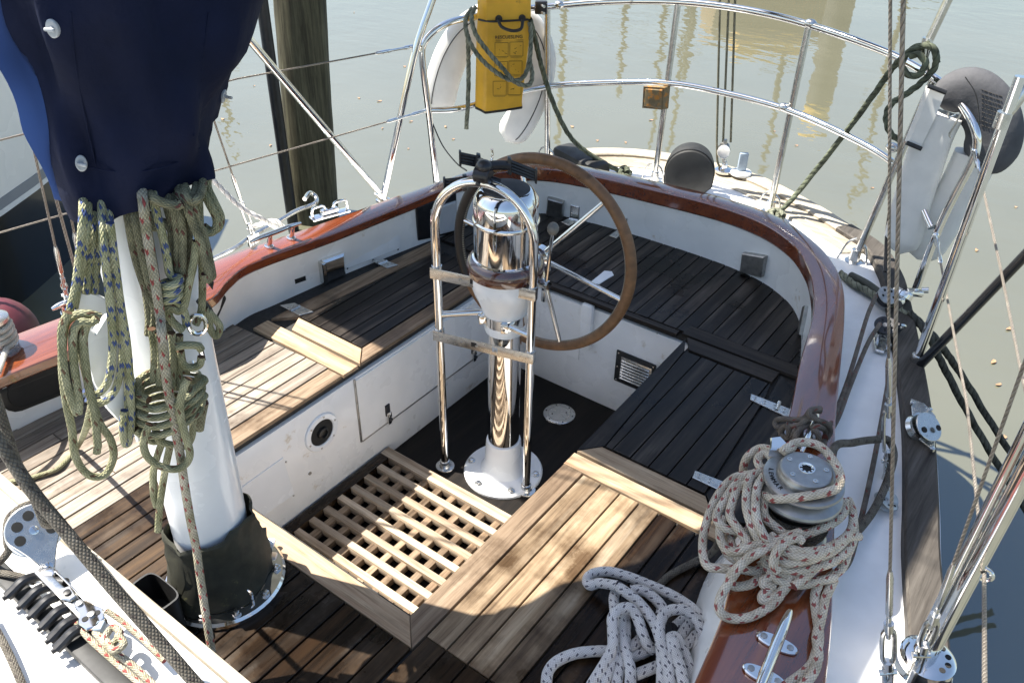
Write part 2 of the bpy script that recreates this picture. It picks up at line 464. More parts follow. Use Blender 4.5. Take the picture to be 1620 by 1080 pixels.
# ================================================================ SAILBOAT
boat = thing('sailboat', 'sailboat with white coamings, varnished cap rail and teak benches round a sunken steering well', 'sailboat', (0, 0, 0))
BASE = [(-.97,-1.75),(-.925,-1.2),(-.90,-.9),(-.852,-.5),(-.87,-.38),(-.885,-.28),(-.872,-.184),(-.845,.05),(-.79,.363),(-.745,.58),(-.69,.78),(-.61,.92),(-.50,.995),(-.30,1.035),(-.05,1.05),(.2,1.048),(.40,1.02),(.54,.95),(.63,.85),(.69,.72),(.745,.55),(.805,.30),(.855,.06),(.885,-.15),(.868,-.33),(.89,-.47),(.93,-.60),(.97,-.75),(1.02,-1.1)]
CIN = [(-.93,-1.75),(-.885,-1.2),(-.85,-.9),(-.765,-.515),(-.815,-.38),(-.843,-.30),(-.836,-.184),(-.790,.05),(-.752,.363),(-.728,.58),(-.685,.76),(-.585,.885),(-.47,.95),(-.29,.985),(-.05,1.015),(.2,1.035),(.385,1.008),(.525,.935),(.625,.82),(.69,.70),(.745,.55),(.80,.30),(.865,.05),(.895,-.15),(.925,-.35),(.965,-.52),(.99,-.62),(1.01,-.77),(1.05,-1.1)]
COUT = [(-1.13,-1.75),(-1.07,-1.15),(-1.04,-.9),(-.985,-.5),(-.97,-.38),(-.955,-.28),(-.94,-.18),(-.888,.05),(-.838,.363),(-.797,.6),(-.752,.80),(-.66,.955),(-.52,1.03),(-.31,1.06),(-.05,1.10),(.21,1.12),(.42,1.09),(.595,.985),(.70,.875),(.77,.75),(.83,.58),(.905,.32),(.98,.06),(1.05,-.14),(1.11,-.33),(1.165,-.5),(1.2,-.63),(1.235,-.77),(1.3,-1.1)]
DOUT = [(-1.30,-1.75,.42),(-1.26,-1.2,.42),(-1.24,-.9,.42),(-1.20,-.5,.42),(-1.19,-.38,.42),(-1.18,-.28,.42),(-1.17,-.18,.42),(-1.14,.05,.42),(-1.09,.37,.43),(-1.05,.62,.44),(-.99,.95,.46),(-.88,1.2,.48),(-.70,1.42,.52),(-.475,1.616,.52),(-.19,1.697,.52),(.112,1.696,.52),(.412,1.57,.52),(.60,1.46,.52),(.754,1.358,.52),(.86,1.2,.52),(.93,1.044,.52),(1.09,.62,.52),(1.183,.35,.52),(1.26,.08,.52),(1.306,-.094,.52),(1.392,-.37,.52),(1.43,-.55,.52),(1.46,-.75,.52),(1.53,-1.1,.52)]
SUB = 5
CZ = [.64]*10+[.645,.655,.665]+[.67]*4+[.665,.66,.655]+[.65]*9
CTH = [.036]*9+[.04,.046,.052,.058]+[.06]*4+[.058,.055,.05]+[.044]*9
scz = [p.z for p in catmull([Vector((a, k, CZ[k])) for k, (a, b) in enumerate(CIN)], SUB)]
sct = [p.z for p in catmull([Vector((a, k, CTH[k])) for k, (a, b) in enumerate(CIN)], SUB)]
def v3(l, z=None): return [Vector((a[0], a[1], a[2] if z is None else z)) for a in l]
sb = catmull(v3(BASE, 0), SUB); si = catmull(v3(CIN, 0), SUB); so_ = catmull(v3(COUT, 0), SUB); sd = catmull(v3(DOUT), SUB)
def at(p, z): return Vector((p.x, p.y, z))
CAPZ = .64
# white coaming wall
cw = MB(); rows = []
for b, i, o, zt, th in zip(sb, si, so_, scz, sct):
    w = (o-i).normalized()
    fl = at(b, 0)-w*.012
    rows.append([at(b, .36), at(b, .43), at(b, .441), at(b.lerp(i+w*.014, .5), .53), at(i+w*.012, zt-th+.002), at(o-w*.012, zt-th+.002), at(o-w*.004, .52), at(o, .47)])
cw.grid(rows, False)
wall = obj('coaming', cw, 'gelcoat', boat)
from mathutils.bvhtree import BVHTree
BV = BVHTree.FromPolygons([tuple(p) for p in cw.v], [f for f in cw.f])
def HIT(px, py, bv=None):
    d = ray(px, py).normalized()
    h = (bv or BV).ray_cast(CAM, d)
    return (h[0], h[1] if h[1].dot(d) < 0 else -h[1]) if h[0] is not None else (D(px, py, 3), -d)
# varnished cap rail (joint lines only in the material)
cap = MB(); rows = []
for i, o, zt, th in zip(si, so_, scz, sct):
    w = (o-i).normalized(); b = .005
    rows.append([at(i+w*.004, zt-th), at(i, zt-th+.006), at(i, zt-b), at(i+w*b*.4, zt-b*.35), at(i+w*b*1.3, zt), at(i.lerp(o, .5), zt+.001), at(o-w*b*1.3, zt), at(o-w*b*.4, zt-b*.35), at(o, zt-b), at(o, zt-th+.006), at(o-w*.004, zt-th)])
cap.grid(rows, True, True, True)
obj('cap_rail', cap, 'mahogany', boat, sharp=28)
# side deck
dk = MB(); rows = []
for o, e in zip(so_, sd):
    w = (e-at(o, 0)); w.z = 0; w.normalize()
    rows.append([at(o-w*.03, .535), at(o+w*.02, .530), at(o.lerp(e, .5), .527 if e.z > .5 else .49), Vector(e)])
dk.grid(rows, False); obj('side_deck', dk, 'gelcoat_deck', boat)
hu = MB(); rows = []
cen = Vector((.02, -.2, 0))
for e in sd:
    w = at(e, 0)-cen; w.normalize()
    rows.append([Vector(e)+Vector((0, 0, -.004)), at(e-w*.012, e.z-.05), at(e-w*.012, e.z-.10), at(e-w*.02, .15), at(e-w*.12, -.2), at(e-w*.30, -.7)])
hu.grid(rows, False); obj('hull', hu, 'black_hull', boat)
# toe rails
def toe(i0, i1, wid, mat, h=.035, inset=0.0, nm='toe_rail'):
    t = MB(); rows = []
    for k in range(i0*SUB, i1*SUB+1):
        e = sd[k]; a = sd[max(0, k-1)]; c = sd[min(len(sd)-1, k+1)]
        tg = (c-a); tg.z = 0; tg.normalize(); w = Vector((tg.y, -tg.x, 0))
        if w.dot(at(e, 0)-cen) < 0: w = -w
        e = e - w*(inset+.026)
        ii = at(e-w*wid, 0); z = e.z
        rows.append([at(ii, z-.01), at(ii, z+h-.005), at(ii+w*.005, z+h), at(e+w*.010, z+h), at(e+w*.016, z+h-.006), at(e+w*.016, z-.05)])
    t.grid(rows, True, True, True); return obj(nm, t, mat, boat)
toe(17, 28, .062, 'rail_wood')
toe(11, 17, .06, 'rail_wood_tan', .03)
toe(11, 18, .045, 'rail_wood_tan', .016, .064, 'margin_plank')
toe(11, 18, .04, 'rail_wood_tan', .014, .112, 'margin_plank')
toe(0, 11, .06, 'rail_wood', .03)

# cabin roof forward of the well
cb = MB(); ce = -1.262
prof = [(ce, .42), (ce, .585), (ce-.006, .597), (ce-.018, .602), (ce-.9, .66)]
cb.grid([[Vector((x, y, z)) for y, z in prof] for x in (-.93, -.5, 0, .5, .99)], False)
obj('cabin_roof', cb, 'gelcoat', boat)
ed = MB(); ed.box((.03, ce+.011, .588), (1.9, .026, .024), None, .006); obj('cabin_edge_trim', ed, 'rail_wood_tan', boat)
tr = MB(); tr.box((.02, -1.395, .628), (1.7, .034, .022), None, .004); tr.mat
trk = obj('traveller_track', tr, 'dark_canvas', boat)

# ---- benches : planks laid over a dark caulked bed
ZB = .44
def clip(poly, ax, lim, keep):
    out = []
    for i in range(len(poly)):
        a, b = poly[i-1], poly[i]
        ia = (a[ax]-lim)*keep >= 0; ib = (b[ax]-lim)*keep >= 0
        if ia != ib:
            t = (lim-a[ax])/(b[ax]-a[ax]); p = [a[0]+(b[0]-a[0])*t, a[1]+(b[1]-a[1])*t]; p[ax] = lim; out.append(tuple(p))
        if ib: out.append(tuple(b))
    return out
def dedupe(p):
    o = []
    for q in p:
        if not o or (abs(q[0]-o[-1][0])+abs(q[1]-o[-1][1])) > 1e-4: o.append(q)
    if len(o) > 1 and (abs(o[0][0]-o[-1][0])+abs(o[0][1]-o[-1][1])) < 1e-4: o.pop()
    return o
def area(p): return abs(sum(p[i-1][0]*p[i][1]-p[i][0]*p[i-1][1] for i in range(len(p))))/2
def planks(poly, ax, lines, z, mat, gap=.0045, th=.012, name='planking', parent=None, joints=None):
    m = MB()
    for a, b in zip(lines[:-1], lines[1:]):
        q = clip(clip(poly, ax, a+gap/2, 1), ax, b-gap/2, -1)
        pieces = [q]
        if joints and random.random() < .5 and q:
            oy = 1-ax; lo = min(p[oy] for p in q); hi = max(p[oy] for p in q)
            j = lo+(hi-lo)*random.uniform(.25, .75)
            pieces = [clip(q, oy, j-.001, -1), clip(q, oy, j+.001, 1)]
        for q in pieces:
            q = dedupe(q)
            if len(q) < 3 or area(q) < 4e-5: continue
            dz = random.uniform(-.0008, .0008)
            m.prism([(x, y, z-th+dz) for x, y in q], (0, 0, 1), th, .0012)
    return obj(name, m, mat, parent or boat)
def bed(name, poly, z0, z1, mat='caulk'):
    m = MB(); m.prism([(x, y, z0) for x, y in poly], (0, 0, 1), z1-z0)
    return obj(name, m, mat, boat)
XL, XR, Y0, Y1 = -.372, .389, -.87, .52
wl = [(p.x, p.y) for p in sb]
def wallpart(y0, y1, side):
    pts = [(p[0]-.002*side*0, p[1]) for p in wl if y0 <= p[1] <= y1 and p[0]*side > 0]
    return pts
def lines(a, b, w):
    k = max(1, round(abs(b-a)/w)); return [a+(b-a)*i/k for i in range(k+1)]
# port-hand numbers below are plan metres (x across, y aft)
# left bench, front length
Lf = [(XL-.066, -.335)] + [(XL-.066, Y0), (XL-.066, -1.30)] + [(-.93, -1.30)] + wallpart(-1.25, -.34, -1)
lb = bed('left_bench', [(XL-.012, 1.06), (XL-.012, -1.30), (-.94, -1.30)] + wallpart(-1.25, .97, -1) + [(-.5, 1.0), (-.4, 1.05)], .405, .4285)
planks(Lf, 0, lines(-.96, XL-.066, .049), ZB, 'teak_grey', parent=lb, joints=True)
planks([(XL-.064, -.34), (XL-.064, -.90), (XL, -.84), (XL, -.34)], 0, [XL-.064, XL], ZB, 'teak_edge', parent=lb, name='edge_board')
planks([(-.80, -.335), (XL, -.335), (XL, -.268), (-.80, -.268)], 1, [-.335, -.268], ZB, 'teak_border', parent=lb, name='cross_board')
planks([(-.69, -.262), (XL, -.262), (XL-.06, -.195), (-.73, -.195)], 1, [-.262, -.195], ZB, 'teak_border', parent=lb, name='hatch_frame')
planks([(XL-.06, -.19), (XL, -.258), (XL, .52), (XL-.06, .46)], 0, [XL-.06, XL], ZB, 'teak_edge', parent=lb, name='hatch_frame')
planks([(-.73, -.19), (-.80, -.26), (-.79, -.1), (-.735, .52), (-.67, .46)], 0, [-.80, -.67], ZB, 'teak_edge', parent=lb, name='hatch_frame')
planks([(XL-.063, -.19), (XL-.063, .46), (-.66, .46), (-.725, -.19)], 0, lines(-.73, XL-.063, .049), ZB, 'teak_dark_shade', parent=lb, gap=.003)
# bridge deck ahead of the well
bd = bed('bridge_deck', [(XL-.012, -1.30), (XR+.012, -1.30), (XR+.012, Y0+.01), (XL-.012, Y0+.01)], .4048, .4283)
planks([(XL-.066, -1.30), (XR+.06, -1.30), (XR+.06, Y0-.06), (XL-.066, Y0-.06)], 0, lines(XL-.066, XR+.06, .049), ZB, 'teak_wet_shade', parent=bd)
planks([(XL-.062, Y0-.06), (XR+.062, Y0-.06), (XR, Y0+.003), (XL, Y0+.003)], 1, [Y0-.06, Y0+.003], ZB+.001, 'teak_border', parent=bd, name='sill_board')
# right bench
rb = bed('right_bench', [(XR+.012, -1.30), (1.05, -1.30)] + wallpart(-1.25, .95, 1)[::-1] + [(.5, 1.0), (.36, 1.04), (XR-.01, .53), (XR+.012, .5)], .4046, .4281)
planks([(XR+.066, -.255), (XR+.066, -.885), (.685, -.885), (.685, -.255)], 0, lines(XR+.066, .685, .053), ZB, 'teak_light', parent=rb)
planks([(.685, -.255), (.685, -1.30), (1.05, -1.30)] + wallpart(-1.25, -.255, 1)[::-1], 0, lines(.685, 1.055, .053), ZB, 'teak_wet_shade', parent=rb, name='outer_planking')  # same bench teak, with the shade on it put into the colour
planks([(XR+.066, -.888), (XR+.066, -1.30), (.685, -1.30), (.685, -.888)], 0, lines(XR+.066, .685, .053), ZB, 'teak_wet_shade', parent=rb, name='forward_planking')  # pale planks carried forward, darkened in colour to hold the shade
planks([(XR, -.25), (XR, -.866), (XR+.064, -.93), (XR+.064, -.25)], 0, [XR, XR+.064], ZB, 'teak_edge', parent=rb, name='edge_board')
planks([(XR, -.25), (.875, -.25), (.875, -.192), (XR, -.192)], 1, [-.25, -.192], ZB, 'teak_border', parent=rb, name='cross_board')
planks([(XR, -.186), (.80, -.186), (.75, -.125), (XR+.05, -.125)], 1, [-.186, -.125], ZB, 'teak_border', parent=rb, name='hatch_frame')
hb = [(XR+.055, -.12), (.745, -.12), (.715, .35), (.70, .435), (XR+.02, .435)]
planks(hb, 0, lines(XR+.02, .75, .055), ZB, 'teak_dark_shade', parent=rb, gap=.003)
planks([(XR, -.182), (XR+.052, -.12), (XR+.017, .435), (XR-.012, .50)], 0, [XR-.02, XR+.055], ZB, 'teak_dark_shade', parent=rb, name='hatch_frame', gap=.003)
planks([(.805, -.182)] + [(.752, -.12), (.722, .35), (.707, .50)] + wallpart(-.18, .50, 1), 0, [.70, .92], ZB, 'teak_dark_shade', parent=rb, name='outer_plank', gap=.003)
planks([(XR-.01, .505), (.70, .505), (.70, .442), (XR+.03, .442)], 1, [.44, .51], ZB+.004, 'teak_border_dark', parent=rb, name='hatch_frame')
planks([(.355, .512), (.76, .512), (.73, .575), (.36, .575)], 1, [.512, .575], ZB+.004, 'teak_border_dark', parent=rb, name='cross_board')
# stern bench
sbn = bed('stern_bench', [(XL-.01, .53), (.40, .53), (.40, 1.045), (.2, 1.05), (-.1, 1.055), (-.4, 1.03)], .4044, .4279)
aft = [(-.73, .60), (-.72, .535), (.36, .535), (.36, .58), (.74, .58)] + [p for p in wl if p[1] > .58][::-1]
planks(aft, 0, lines(-.76, .76, .055), ZB, 'teak_dark_shade', parent=sbn, gap=.003)
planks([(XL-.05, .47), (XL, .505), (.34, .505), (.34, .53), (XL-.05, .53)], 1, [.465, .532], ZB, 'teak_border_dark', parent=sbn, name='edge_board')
# well
wlm = MB()
wlm.box((XL-.02, (Y0+Y1)/2, .2), (.04, Y1-Y0, .404), None, .002)
wlm.box((XR+.02, (Y0+Y1)/2, .2), (.04, Y1-Y0, .404), None, .002)
wlm.box((0, Y1+.02, .2), (XR-XL+.08, .04, .404), None, .002)
wlm.box((0, Y0-.02, .2), (XR-XL+.08, .04, .404), None, .002)
obj('well_side', wlm, 'gelcoat', boat)
sole = MB(); sole.box((0, (Y0+Y1)/2, -.02), (XR-XL+.06, Y1-Y0+.06, .038), None, .002)
solo = obj('cockpit_sole', sole, 'teak_sole', boat)
dp = MB(); dp.lathe([(.060, 0), (.060, .004), (.057, .006), (.043, .006), (.0425, .0045), (.0415, .0045), (.041, .006), (.002, .0065)], 40, (-.018, .372, -.001))
for a in range(6): dp.mat('rubber'); dp.lathe([(.0035, .0055), (.0035, .0065), (.001, .007)], 8, (-.018+.05*math.cos(a*PI/3), .372+.05*math.sin(a*PI/3), -.001))
dp.mats = dp.mats or []
dd = MB(); dd.mat('plated'); dd.lathe([(.060, 0), (.060, .004), (.057, .006), (.043, .006), (.0425, .0045), (.0415, .0045), (.041, .006), (.002, .0065)], 40, (-.018, .372, -.001))
dd.mat('rubber')
for a in range(6): dd.lathe([(.003, .0055), (.003, .0068), (.001, .007)], 8, (-.018+.051*math.cos(a*PI/3+.3), .372+.051*math.sin(a*PI/3+.3), -.001))
for a in (.8, 3.9): dd.lathe([(.003, .0055), (.003, .0072), (.001, .0073)], 8, (-.018+.027*math.cos(a), .372+.027*math.sin(a), -.001))
obj('deck_plate', dd, None, solo)

# ---- details on the left well side (plane x = XL)
NX = Vector((1, 0, 0))
def onX(pxs, t, mat, name, parent=boat, x=XL, bev=.0012):
    m = MB(); m.prism([X(a, b, x) for a, b in pxs], NX, t, bev); return obj(name, m, mat, parent)
ld = MB(); yA, yB = -.29, .47
ld.prism([(XL, yA, .145), (XL, yB, .145), (XL, yB, .395), (XL, yA, .395)], NX, .006, .002)
door = obj('locker_door', ld, 'gelcoat', boat)
sh = MB(); sh.box((XL+.0022, yA-.004, .27), (.004, .007, .26), None, .001); sh.box((XL+.0022, (yA+yB)/2, .1405), (.004, yB-yA, .006), None, .001)
obj('locker_seam', sh, 'dull_metal', boat)
for (a, b) in ((613, 655), (748, 557)):
    p = X(a, b, XL+.006); m = MB(); m.mat('plastic_black'); m.box(p+Vector((.003, 0, .02)), (.006, .02, .045), None, .002)
    m.mat('chrome'); m.box(p+Vector((.008, 0, -.012)), (.01, .017, .05), None, .004); m.box(p+Vector((.013, 0, .006)), (.008, .012, .022), None, .003)
    m.mat('plastic_black'); m.lathe([(.007, 0), (.007, .006), (.004, .008)], 12, p+Vector((.012, 0, -.016)), (1, 0, 0))
    obj('latch', m, None, boat)
p = X(508, 683, XL); sp = MB(); sp.mat('white_paint')
sp.lathe([(.066, 0), (.066, .004), (.063, .007), (.049, .008), (.046, .006), (.045, .002)], 40, p, NX, cap1=False)
sp.mat('dark_hole'); sp.lathe([(.0455, .001), (.0455, .003), (.030, .0035), (.001, .0036)], 32, p, NX)
sp.mat('rubber'); sp.lathe([(.020, .004), (.019, .014), (.014, .016), (.013, .008), (.001, .008)], 24, p, NX)
sp.mat('dull_metal')
for k in range(6): sp.lathe([(.0035, .006), (.0035, .0085), (.001, .009)], 8, p+Vector((0, .056*math.cos(k*PI/3+.3), .056*math.sin(k*PI/3+.3))), NX)
obj('round_vent', sp, None, boat)
onX([(380, 771), (447, 723), (465, 781), (405, 823)], .003, 'white_paint', 'inspection_plate')
for (a, b) in ((490, 748), (452, 730), (464, 783)):
    m = MB(); m.lathe([(.006 if a == 490 else .003, 0), (.006 if a == 490 else .003, .003), (.001, .004)], 12, X(a, b, XL), NX); obj('screw', m, 'dull_metal', boat)
# ---- details on the after face of the well (y = Y1)
NY = Vector((0, -1, 0))
vt = MB(); vt.mat('dark_canvas'); vt.box((.20, Y1-.004, .208), (.16, .008, .135), None, .003)
vt.mat('plated'); vt.box((.205, Y1-.009, .208), (.125, .004, .10), None, .002)
for k in range(7): vt.box((.205, Y1-.014, .17+k*.0128), (.112, .010, .006), Matrix.Rotation(.5, 3, 'X'), .002)
for sx in (-.07, .07):
    for sz in (-.058, 0, .058): vt.lathe([(.004, 0), (.004, .002), (.001, .003)], 8, (.20+sx, Y1-.008, .208+sz), NY)
obj('louvre_vent', vt, None, boat)
pc = Y(937, 440, Y1); m = MB(); m.box((pc.x, Y1-.013, .33), (.05, .03, .19), None, .012); obj('drain_trunk', m, 'gelcoat', boat)
m = MB(); m.prism([Z(a, b, ZB+.001) for a, b in ((934, 447), (956, 429), (968, 430), (971, 436), (962, 441), (948, 450))], (0, 0, 1), .003, .001); obj('drain_pocket', m, 'white_paint', boat)
m = MB(); m.mat('gelcoat'); m.prism([(-.22, Y1, .16), (pc.x-.03, Y1, .16), (pc.x-.03, Y1, .40), (-.22, Y1, .40)], NY, .005, .002); obj('stern_locker_door', m, None, boat)
p = Y(862, 462, Y1-.005); m = MB(); m.mat('plastic_black'); m.box(p+Vector((0, -.003, .016)), (.022, .008, .04), None, .002); m.mat('chrome'); m.box(p+Vector((0, -.008, -.012)), (.018, .01, .05), None, .004); obj('latch', m, None, boat)
for (a, b) in ((1040, 527), (885, 495)):
    m = MB(); m.lathe([(.003, 0), (.003, .002), (.001, .003)], 8, Y(a, b, Y1), NY); obj('screw', m, 'dull_metal', boat)
# ---- details on the coaming, found where the sight line meets the wall
def onwall(pxs, t, bev=.002, mb=None, sink=.004):
    P = [HIT(a, b) for a, b in pxs]; n = sum((q[1] for q in P), Vector())/len(P)
    m = mb or MB(); m.prism([q[0]-n.normalized()*sink for q in P], n, t+sink, bev); return m, n.normalized(), sum((q[0] for q in P), Vector())/len(P)
def oval(x0, y0, x1, y1, wd, n=8):
    """pixel outline of a slot whose axis runs x0,y0 - x1,y1"""
    dx, dy = x1-x0, y1-y0; L = math.hypot(dx, dy); tx, ty = dx/L, dy/L; out = []
    for c, s in (((x0, y0), PI/2), ((x1, y1), -PI/2)):
        for k in range(n+1):
            a = s+PI*k/n; out.append((c[0]+wd*(math.cos(a)*tx-math.sin(a)*ty), c[1]+wd*(math.cos(a)*ty+math.sin(a)*tx)))
    return out
bp, n_, c_ = onwall([(539, 366), (628, 336), (633, 393), (547, 426)], .0065)
pl = obj('blank_panel', bp, 'white_paint', boat)
m = MB()
for a, b in ((543, 369), (624, 341), (549, 424), (629, 394), (586, 351), (590, 411)):
    h, n2 = HIT(a, b); m.lathe([(.0035, 0), (.0035, .004), (.001, .005)], 10, h, n2)
obj('screw_row', m, 'rubber', pl)
m, n_, c_ = onwall([(507, 410), (541, 398), (544, 432), (512, 445)], .02, .008); obj('vent_cowl', m, 'chrome', boat)
m, n_, c_ = onwall([(503, 413), (509, 411), (514, 444), (507, 446)], .026, .003); obj('vent_flange', m, 'stainless', boat)
m, n_, c_ = onwall([(466, 442), (483, 436), (484, 443), (467, 449)], .0015, .0003); obj('drain_slot', m, 'dark_hole', boat)
m, n_, c_ = onwall([(657, 328), (720, 304), (722, 368), (661, 380)], .010, .004); ip = obj('instrument_panel', m, 'plastic_black', boat)
m, n_, c_ = onwall([(678, 330), (718, 316), (719, 362), (680, 372)], .018, .004); obj('instrument_cover', m, 'instrument_grey', ip)
m, n_, c_ = onwall(oval(24, 622, 95, 594, 29), .010, .006); po = obj('portlight', m, 'dark_canvas', boat)
m, n_, c_ = onwall(oval(30, 620, 93, 595, 21), .013, .001); obj('pane', m, 'dark_hole', po)
m, n_, c_ = onwall(oval(336, 503, 350, 472, 7), .002, .0005); obj('coaming_slot', m, 'dark_hole', boat)
m, n_, c_ = onwall([(868, 310), (893, 317), (892, 343), (866, 337)], .022, .004); obj('fuel_box', m, 'dull_metal', boat)
m, n_, c_ = onwall([(1179, 398), (1215, 404), (1209, 437), (1175, 428)], .022, .004); obj('fuel_box', m, 'dull_metal', boat)
m, n_, c_ = onwall([(1275, 485), (1279, 484), (1270, 530), (1266, 528)], .012, .002); obj('hinge', m, 'dull_metal', boat)
m, n_, c_ = onwall([(903, 323), (917, 327), (916, 346), (902, 343)], .005, .002); obj('hinge', m, 'plated', boat)
m, n_, c_ = onwall([(984, 343), (993, 345), (991, 360), (983, 357)], .005, .002); obj('hinge', m, 'plated', boat)
m, n_, c_ = onwall([(560, 384), (562, 383), (562, 386), (560, 387)], .002, .0005)
# strap hinges lying on the benches
def hinge(px, barrel, nscrew=6):
    m = MB(); m.mat('plated'); P = [Z(a, b, ZB+.001) for a, b in px]; m.prism(P, (0, 0, 1), .004, .0012)
    a, b = [Z(q[0], q[1], ZB+.006) for q in barrel]; m.tube([a, b], .006, 10, spline=False)
    m.mat('dull_metal')
    for k in range(nscrew):
        t = (k//2+.5)/(nscrew/2); e = P[0].lerp(P[1], t); f = P[3].lerp(P[2], t); c = e.lerp(f, .3 if k % 2 else .7)
        m.lathe([(.0036, .003), (.0036, .0048), (.001, .0052)], 8, c)
    obj('hinge', m, None, boat)
hinge([(1188, 624), (1250, 648), (1246, 661), (1186, 633)], [(1228, 649), (1233, 636)], 8)
hinge([(1099, 745), (1150, 765), (1146, 780), (1095, 756)], [(1146, 777), (1150, 764)], 6)
hinge([(443, 484), (466, 480), (496, 494), (474, 500)], [(459, 492), (474, 484)], 6)
hinge([(588, 413), (606, 411), (630, 420), (612, 425)], [(598, 418), (612, 413)], 6)
hinge([(888, 352), (901, 346), (917, 350), (900, 358)], [(901, 346), (915, 349)], 4)
hinge([(963, 374), (981, 362), (990, 364), (975, 378)], [(982, 361), (991, 364)], 4)
# ---- lift-out grating
g = MB(); gx0, gx1, gy0, gy1 = XL+.008, XR-.008, Y0+.012, -.182
g.mat('teak_grate'); g.box(((gx0+gx1)/2, gy1-.02, .027), (gx1-gx0, .04, .036), None, .003)
g.box(((gx0+gx1)/2, gy0+.02, .027), (gx1-gx0, .04, .036), None, .003)
for s in (gx0+.02, gx1-.02): g.mat('teak_wet_shade'); g.box((s, (gy0+gy1)/2, .0265), (.04, gy1-gy0-.081, .036), None, .003)  # side frames in dark teak: the well's shade put into their colour
g.mat('teak_grate'); k = 0; yy = gy1-.04-.036
while yy > gy0+.05:
    g.box(((gx0+gx1)/2, yy-.012, .030), (gx1-gx0-.081, .0235, .028), None, .002); yy -= .0605
g.mat('teak_edge'); xx = gx0+.04+.034
while xx < gx1-.05:
    g.box((xx+.012, (gy0+gy1)/2, .020), (.023, gy1-gy0-.081, .026), None, .002); xx += .0605
single('floor_grating', 'slatted teak floor grating lying in the sunken steering well', 'grating', g, None)

# ================================================================ STEERING
ped = thing('steering_pedestal', 'white and chrome steering pedestal with a round compass housing standing in the well', 'pedestal', (0, 0, 0))
m = MB(); m.lathe([(.135, 0), (.135, .008), (.130, .014), (.100, .017), (.078, .024), (.068, .04), (.062, .07), (.059, .14), (.057, .148), (.05, .148)], 48)
bs = obj('base_flange', m, 'white_paint', ped)
for k in range(6):
    a = k*PI/3+.35; m = MB(); m.lathe([(.013, .012), (.013, .019), (.008, .020), (.008, .026), (.002, .027)], 12, (.115*math.cos(a), .115*math.sin(a), 0)); obj('bolt', m, 'stainless', bs)
m = MB(); m.lathe([(.052, .14), (.052, .61)], 48); obj('column_tube', m, 'chrome', ped)
m = MB(); m.lathe([(.052, .585), (.060, .588), (.063, .60), (.064, .635), (.066, .655), (.078, .69), (.092, .72), (.100, .745), (.103, .765), (.103, .79), (.09, .79)], 48); obj('pedestal_head', m, 'white_paint', ped)
m = MB(); m.lathe([(.0665, .622), (.0675, .622), (.0675, .655), (.0665, .655)], 40, cap0=False, cap1=False)
for a in (-.95, -2.2):
    c = Vector((math.cos(a)*.073, math.sin(a)*.073, .638)); m.box(c, (.02, .022, .028), Matrix.Rotation(a, 3, 'Z'), .003)
    m.lathe([(.007, 0), (.007, .008), (.003, .009)], 10, c+Vector((math.cos(a+.5)*.004, math.sin(a+.5)*.004, 0)), (math.cos(a-1.2), math.sin(a-1.2), 0))
obj('clamp_band', m, 'chrome', ped)
m = MB(); m.lathe([(.09, .786), (.103, .787), (.110, .792), (.113, .805), (.113, .818), (.108, .832), (.100, .838), (.08, .838)], 48); obj('wooden_ring', m, 'ring_wood', ped)
ch = MB(); ch.lathe([(.097, .836), (.0965, .842), (.092, .845), (.0915, .95), (.0945, .953), (.0955, .957), (.0945, .961), (.0915, .964), (.0915, 1.012), (.089, 1.022), (.078, 1.040), (.070, 1.047), (.066, 1.048)], 56, cap1=False)
hs = obj('compass_housing', ch, 'chrome', ped)
m = MB(); m.lathe([(.066, 1.046), (.064, 1.050), (.05, 1.056), (.02, 1.058), (.001, 1.058)], 40, cap0=False); obj('compass_cap', m, 'grey_vinyl', hs)
lv = MB(); a0, a1 = Vector((.108, .02, .795)), V(875, 362, (.15, .03))
lv.mat('chrome'); lv.tube([Vector((.07, .02, .775)), Vector((.12, .02, .78))], .011, 12, spline=False); lv.lathe([(.014, -.012), (.014, .012)], 14, (.128, .02, .782), (1, 0, 0)); lv.tube([Vector((.13, .02, .782)), a1], .0055, 10, spline=False, rfun=lambda t: 1.2-.35*t)
lv2 = obj('throttle_lever', lv, None, ped)
m = MB(); m.ball(a1, .0165, (1, 1, 1.15), 18); obj('lever_knob', m, 'knob', lv2)
m = MB(); m.lathe([(.008, -.11), (.008, -.02)], 12, (-.005, .02, .80), (-1, 0, 0)); m.box((-.115, .02, .80), (.014, .02, .03), None, .003); obj('gear_shaft', m, 'chrome', ped)

gd = thing('pedestal_guard', 'chrome hoop guard standing on two legs before the steering pedestal', 'guard rail', (-.03, -.07, 0))
GL, GR = Vector((-.172, -.105, 0)), Vector((.117, -.029, 0)); gm = (GL+GR)/2; gh = (GR-GL)/2
pts = [GL+Vector((0, 0, .004)), GL+Vector((0, 0, .3)), GL+Vector((0, 0, .7))]
for k in range(13):
    a = PI-PI*k/12; pts.append(gm+gh*math.cos(a)+Vector((0, 0, .925+.155*math.sin(a))))
pts += [GR+Vector((0, 0, .7)), GR+Vector((0, 0, .3)), GR+Vector((0, 0, .004))]
m = MB(); m.tube(pts, .0132, 18, 5); obj('hoop', m, 'chrome', gd)
for p in (GL, GR):
    m = MB(); m.lathe([(.034, 0), (.034, .004), (.032, .007), (.02, .008), (.017, .012), (.017, .03), (.014, .032)], 28, p); obj('foot_flange', m, 'stainless', gd)
gx = gh.normalized(); gy = Vector((-gx.y, gx.x, 0)); rot = Matrix((gx, gy, Vector((0, 0, 1)))).transposed()
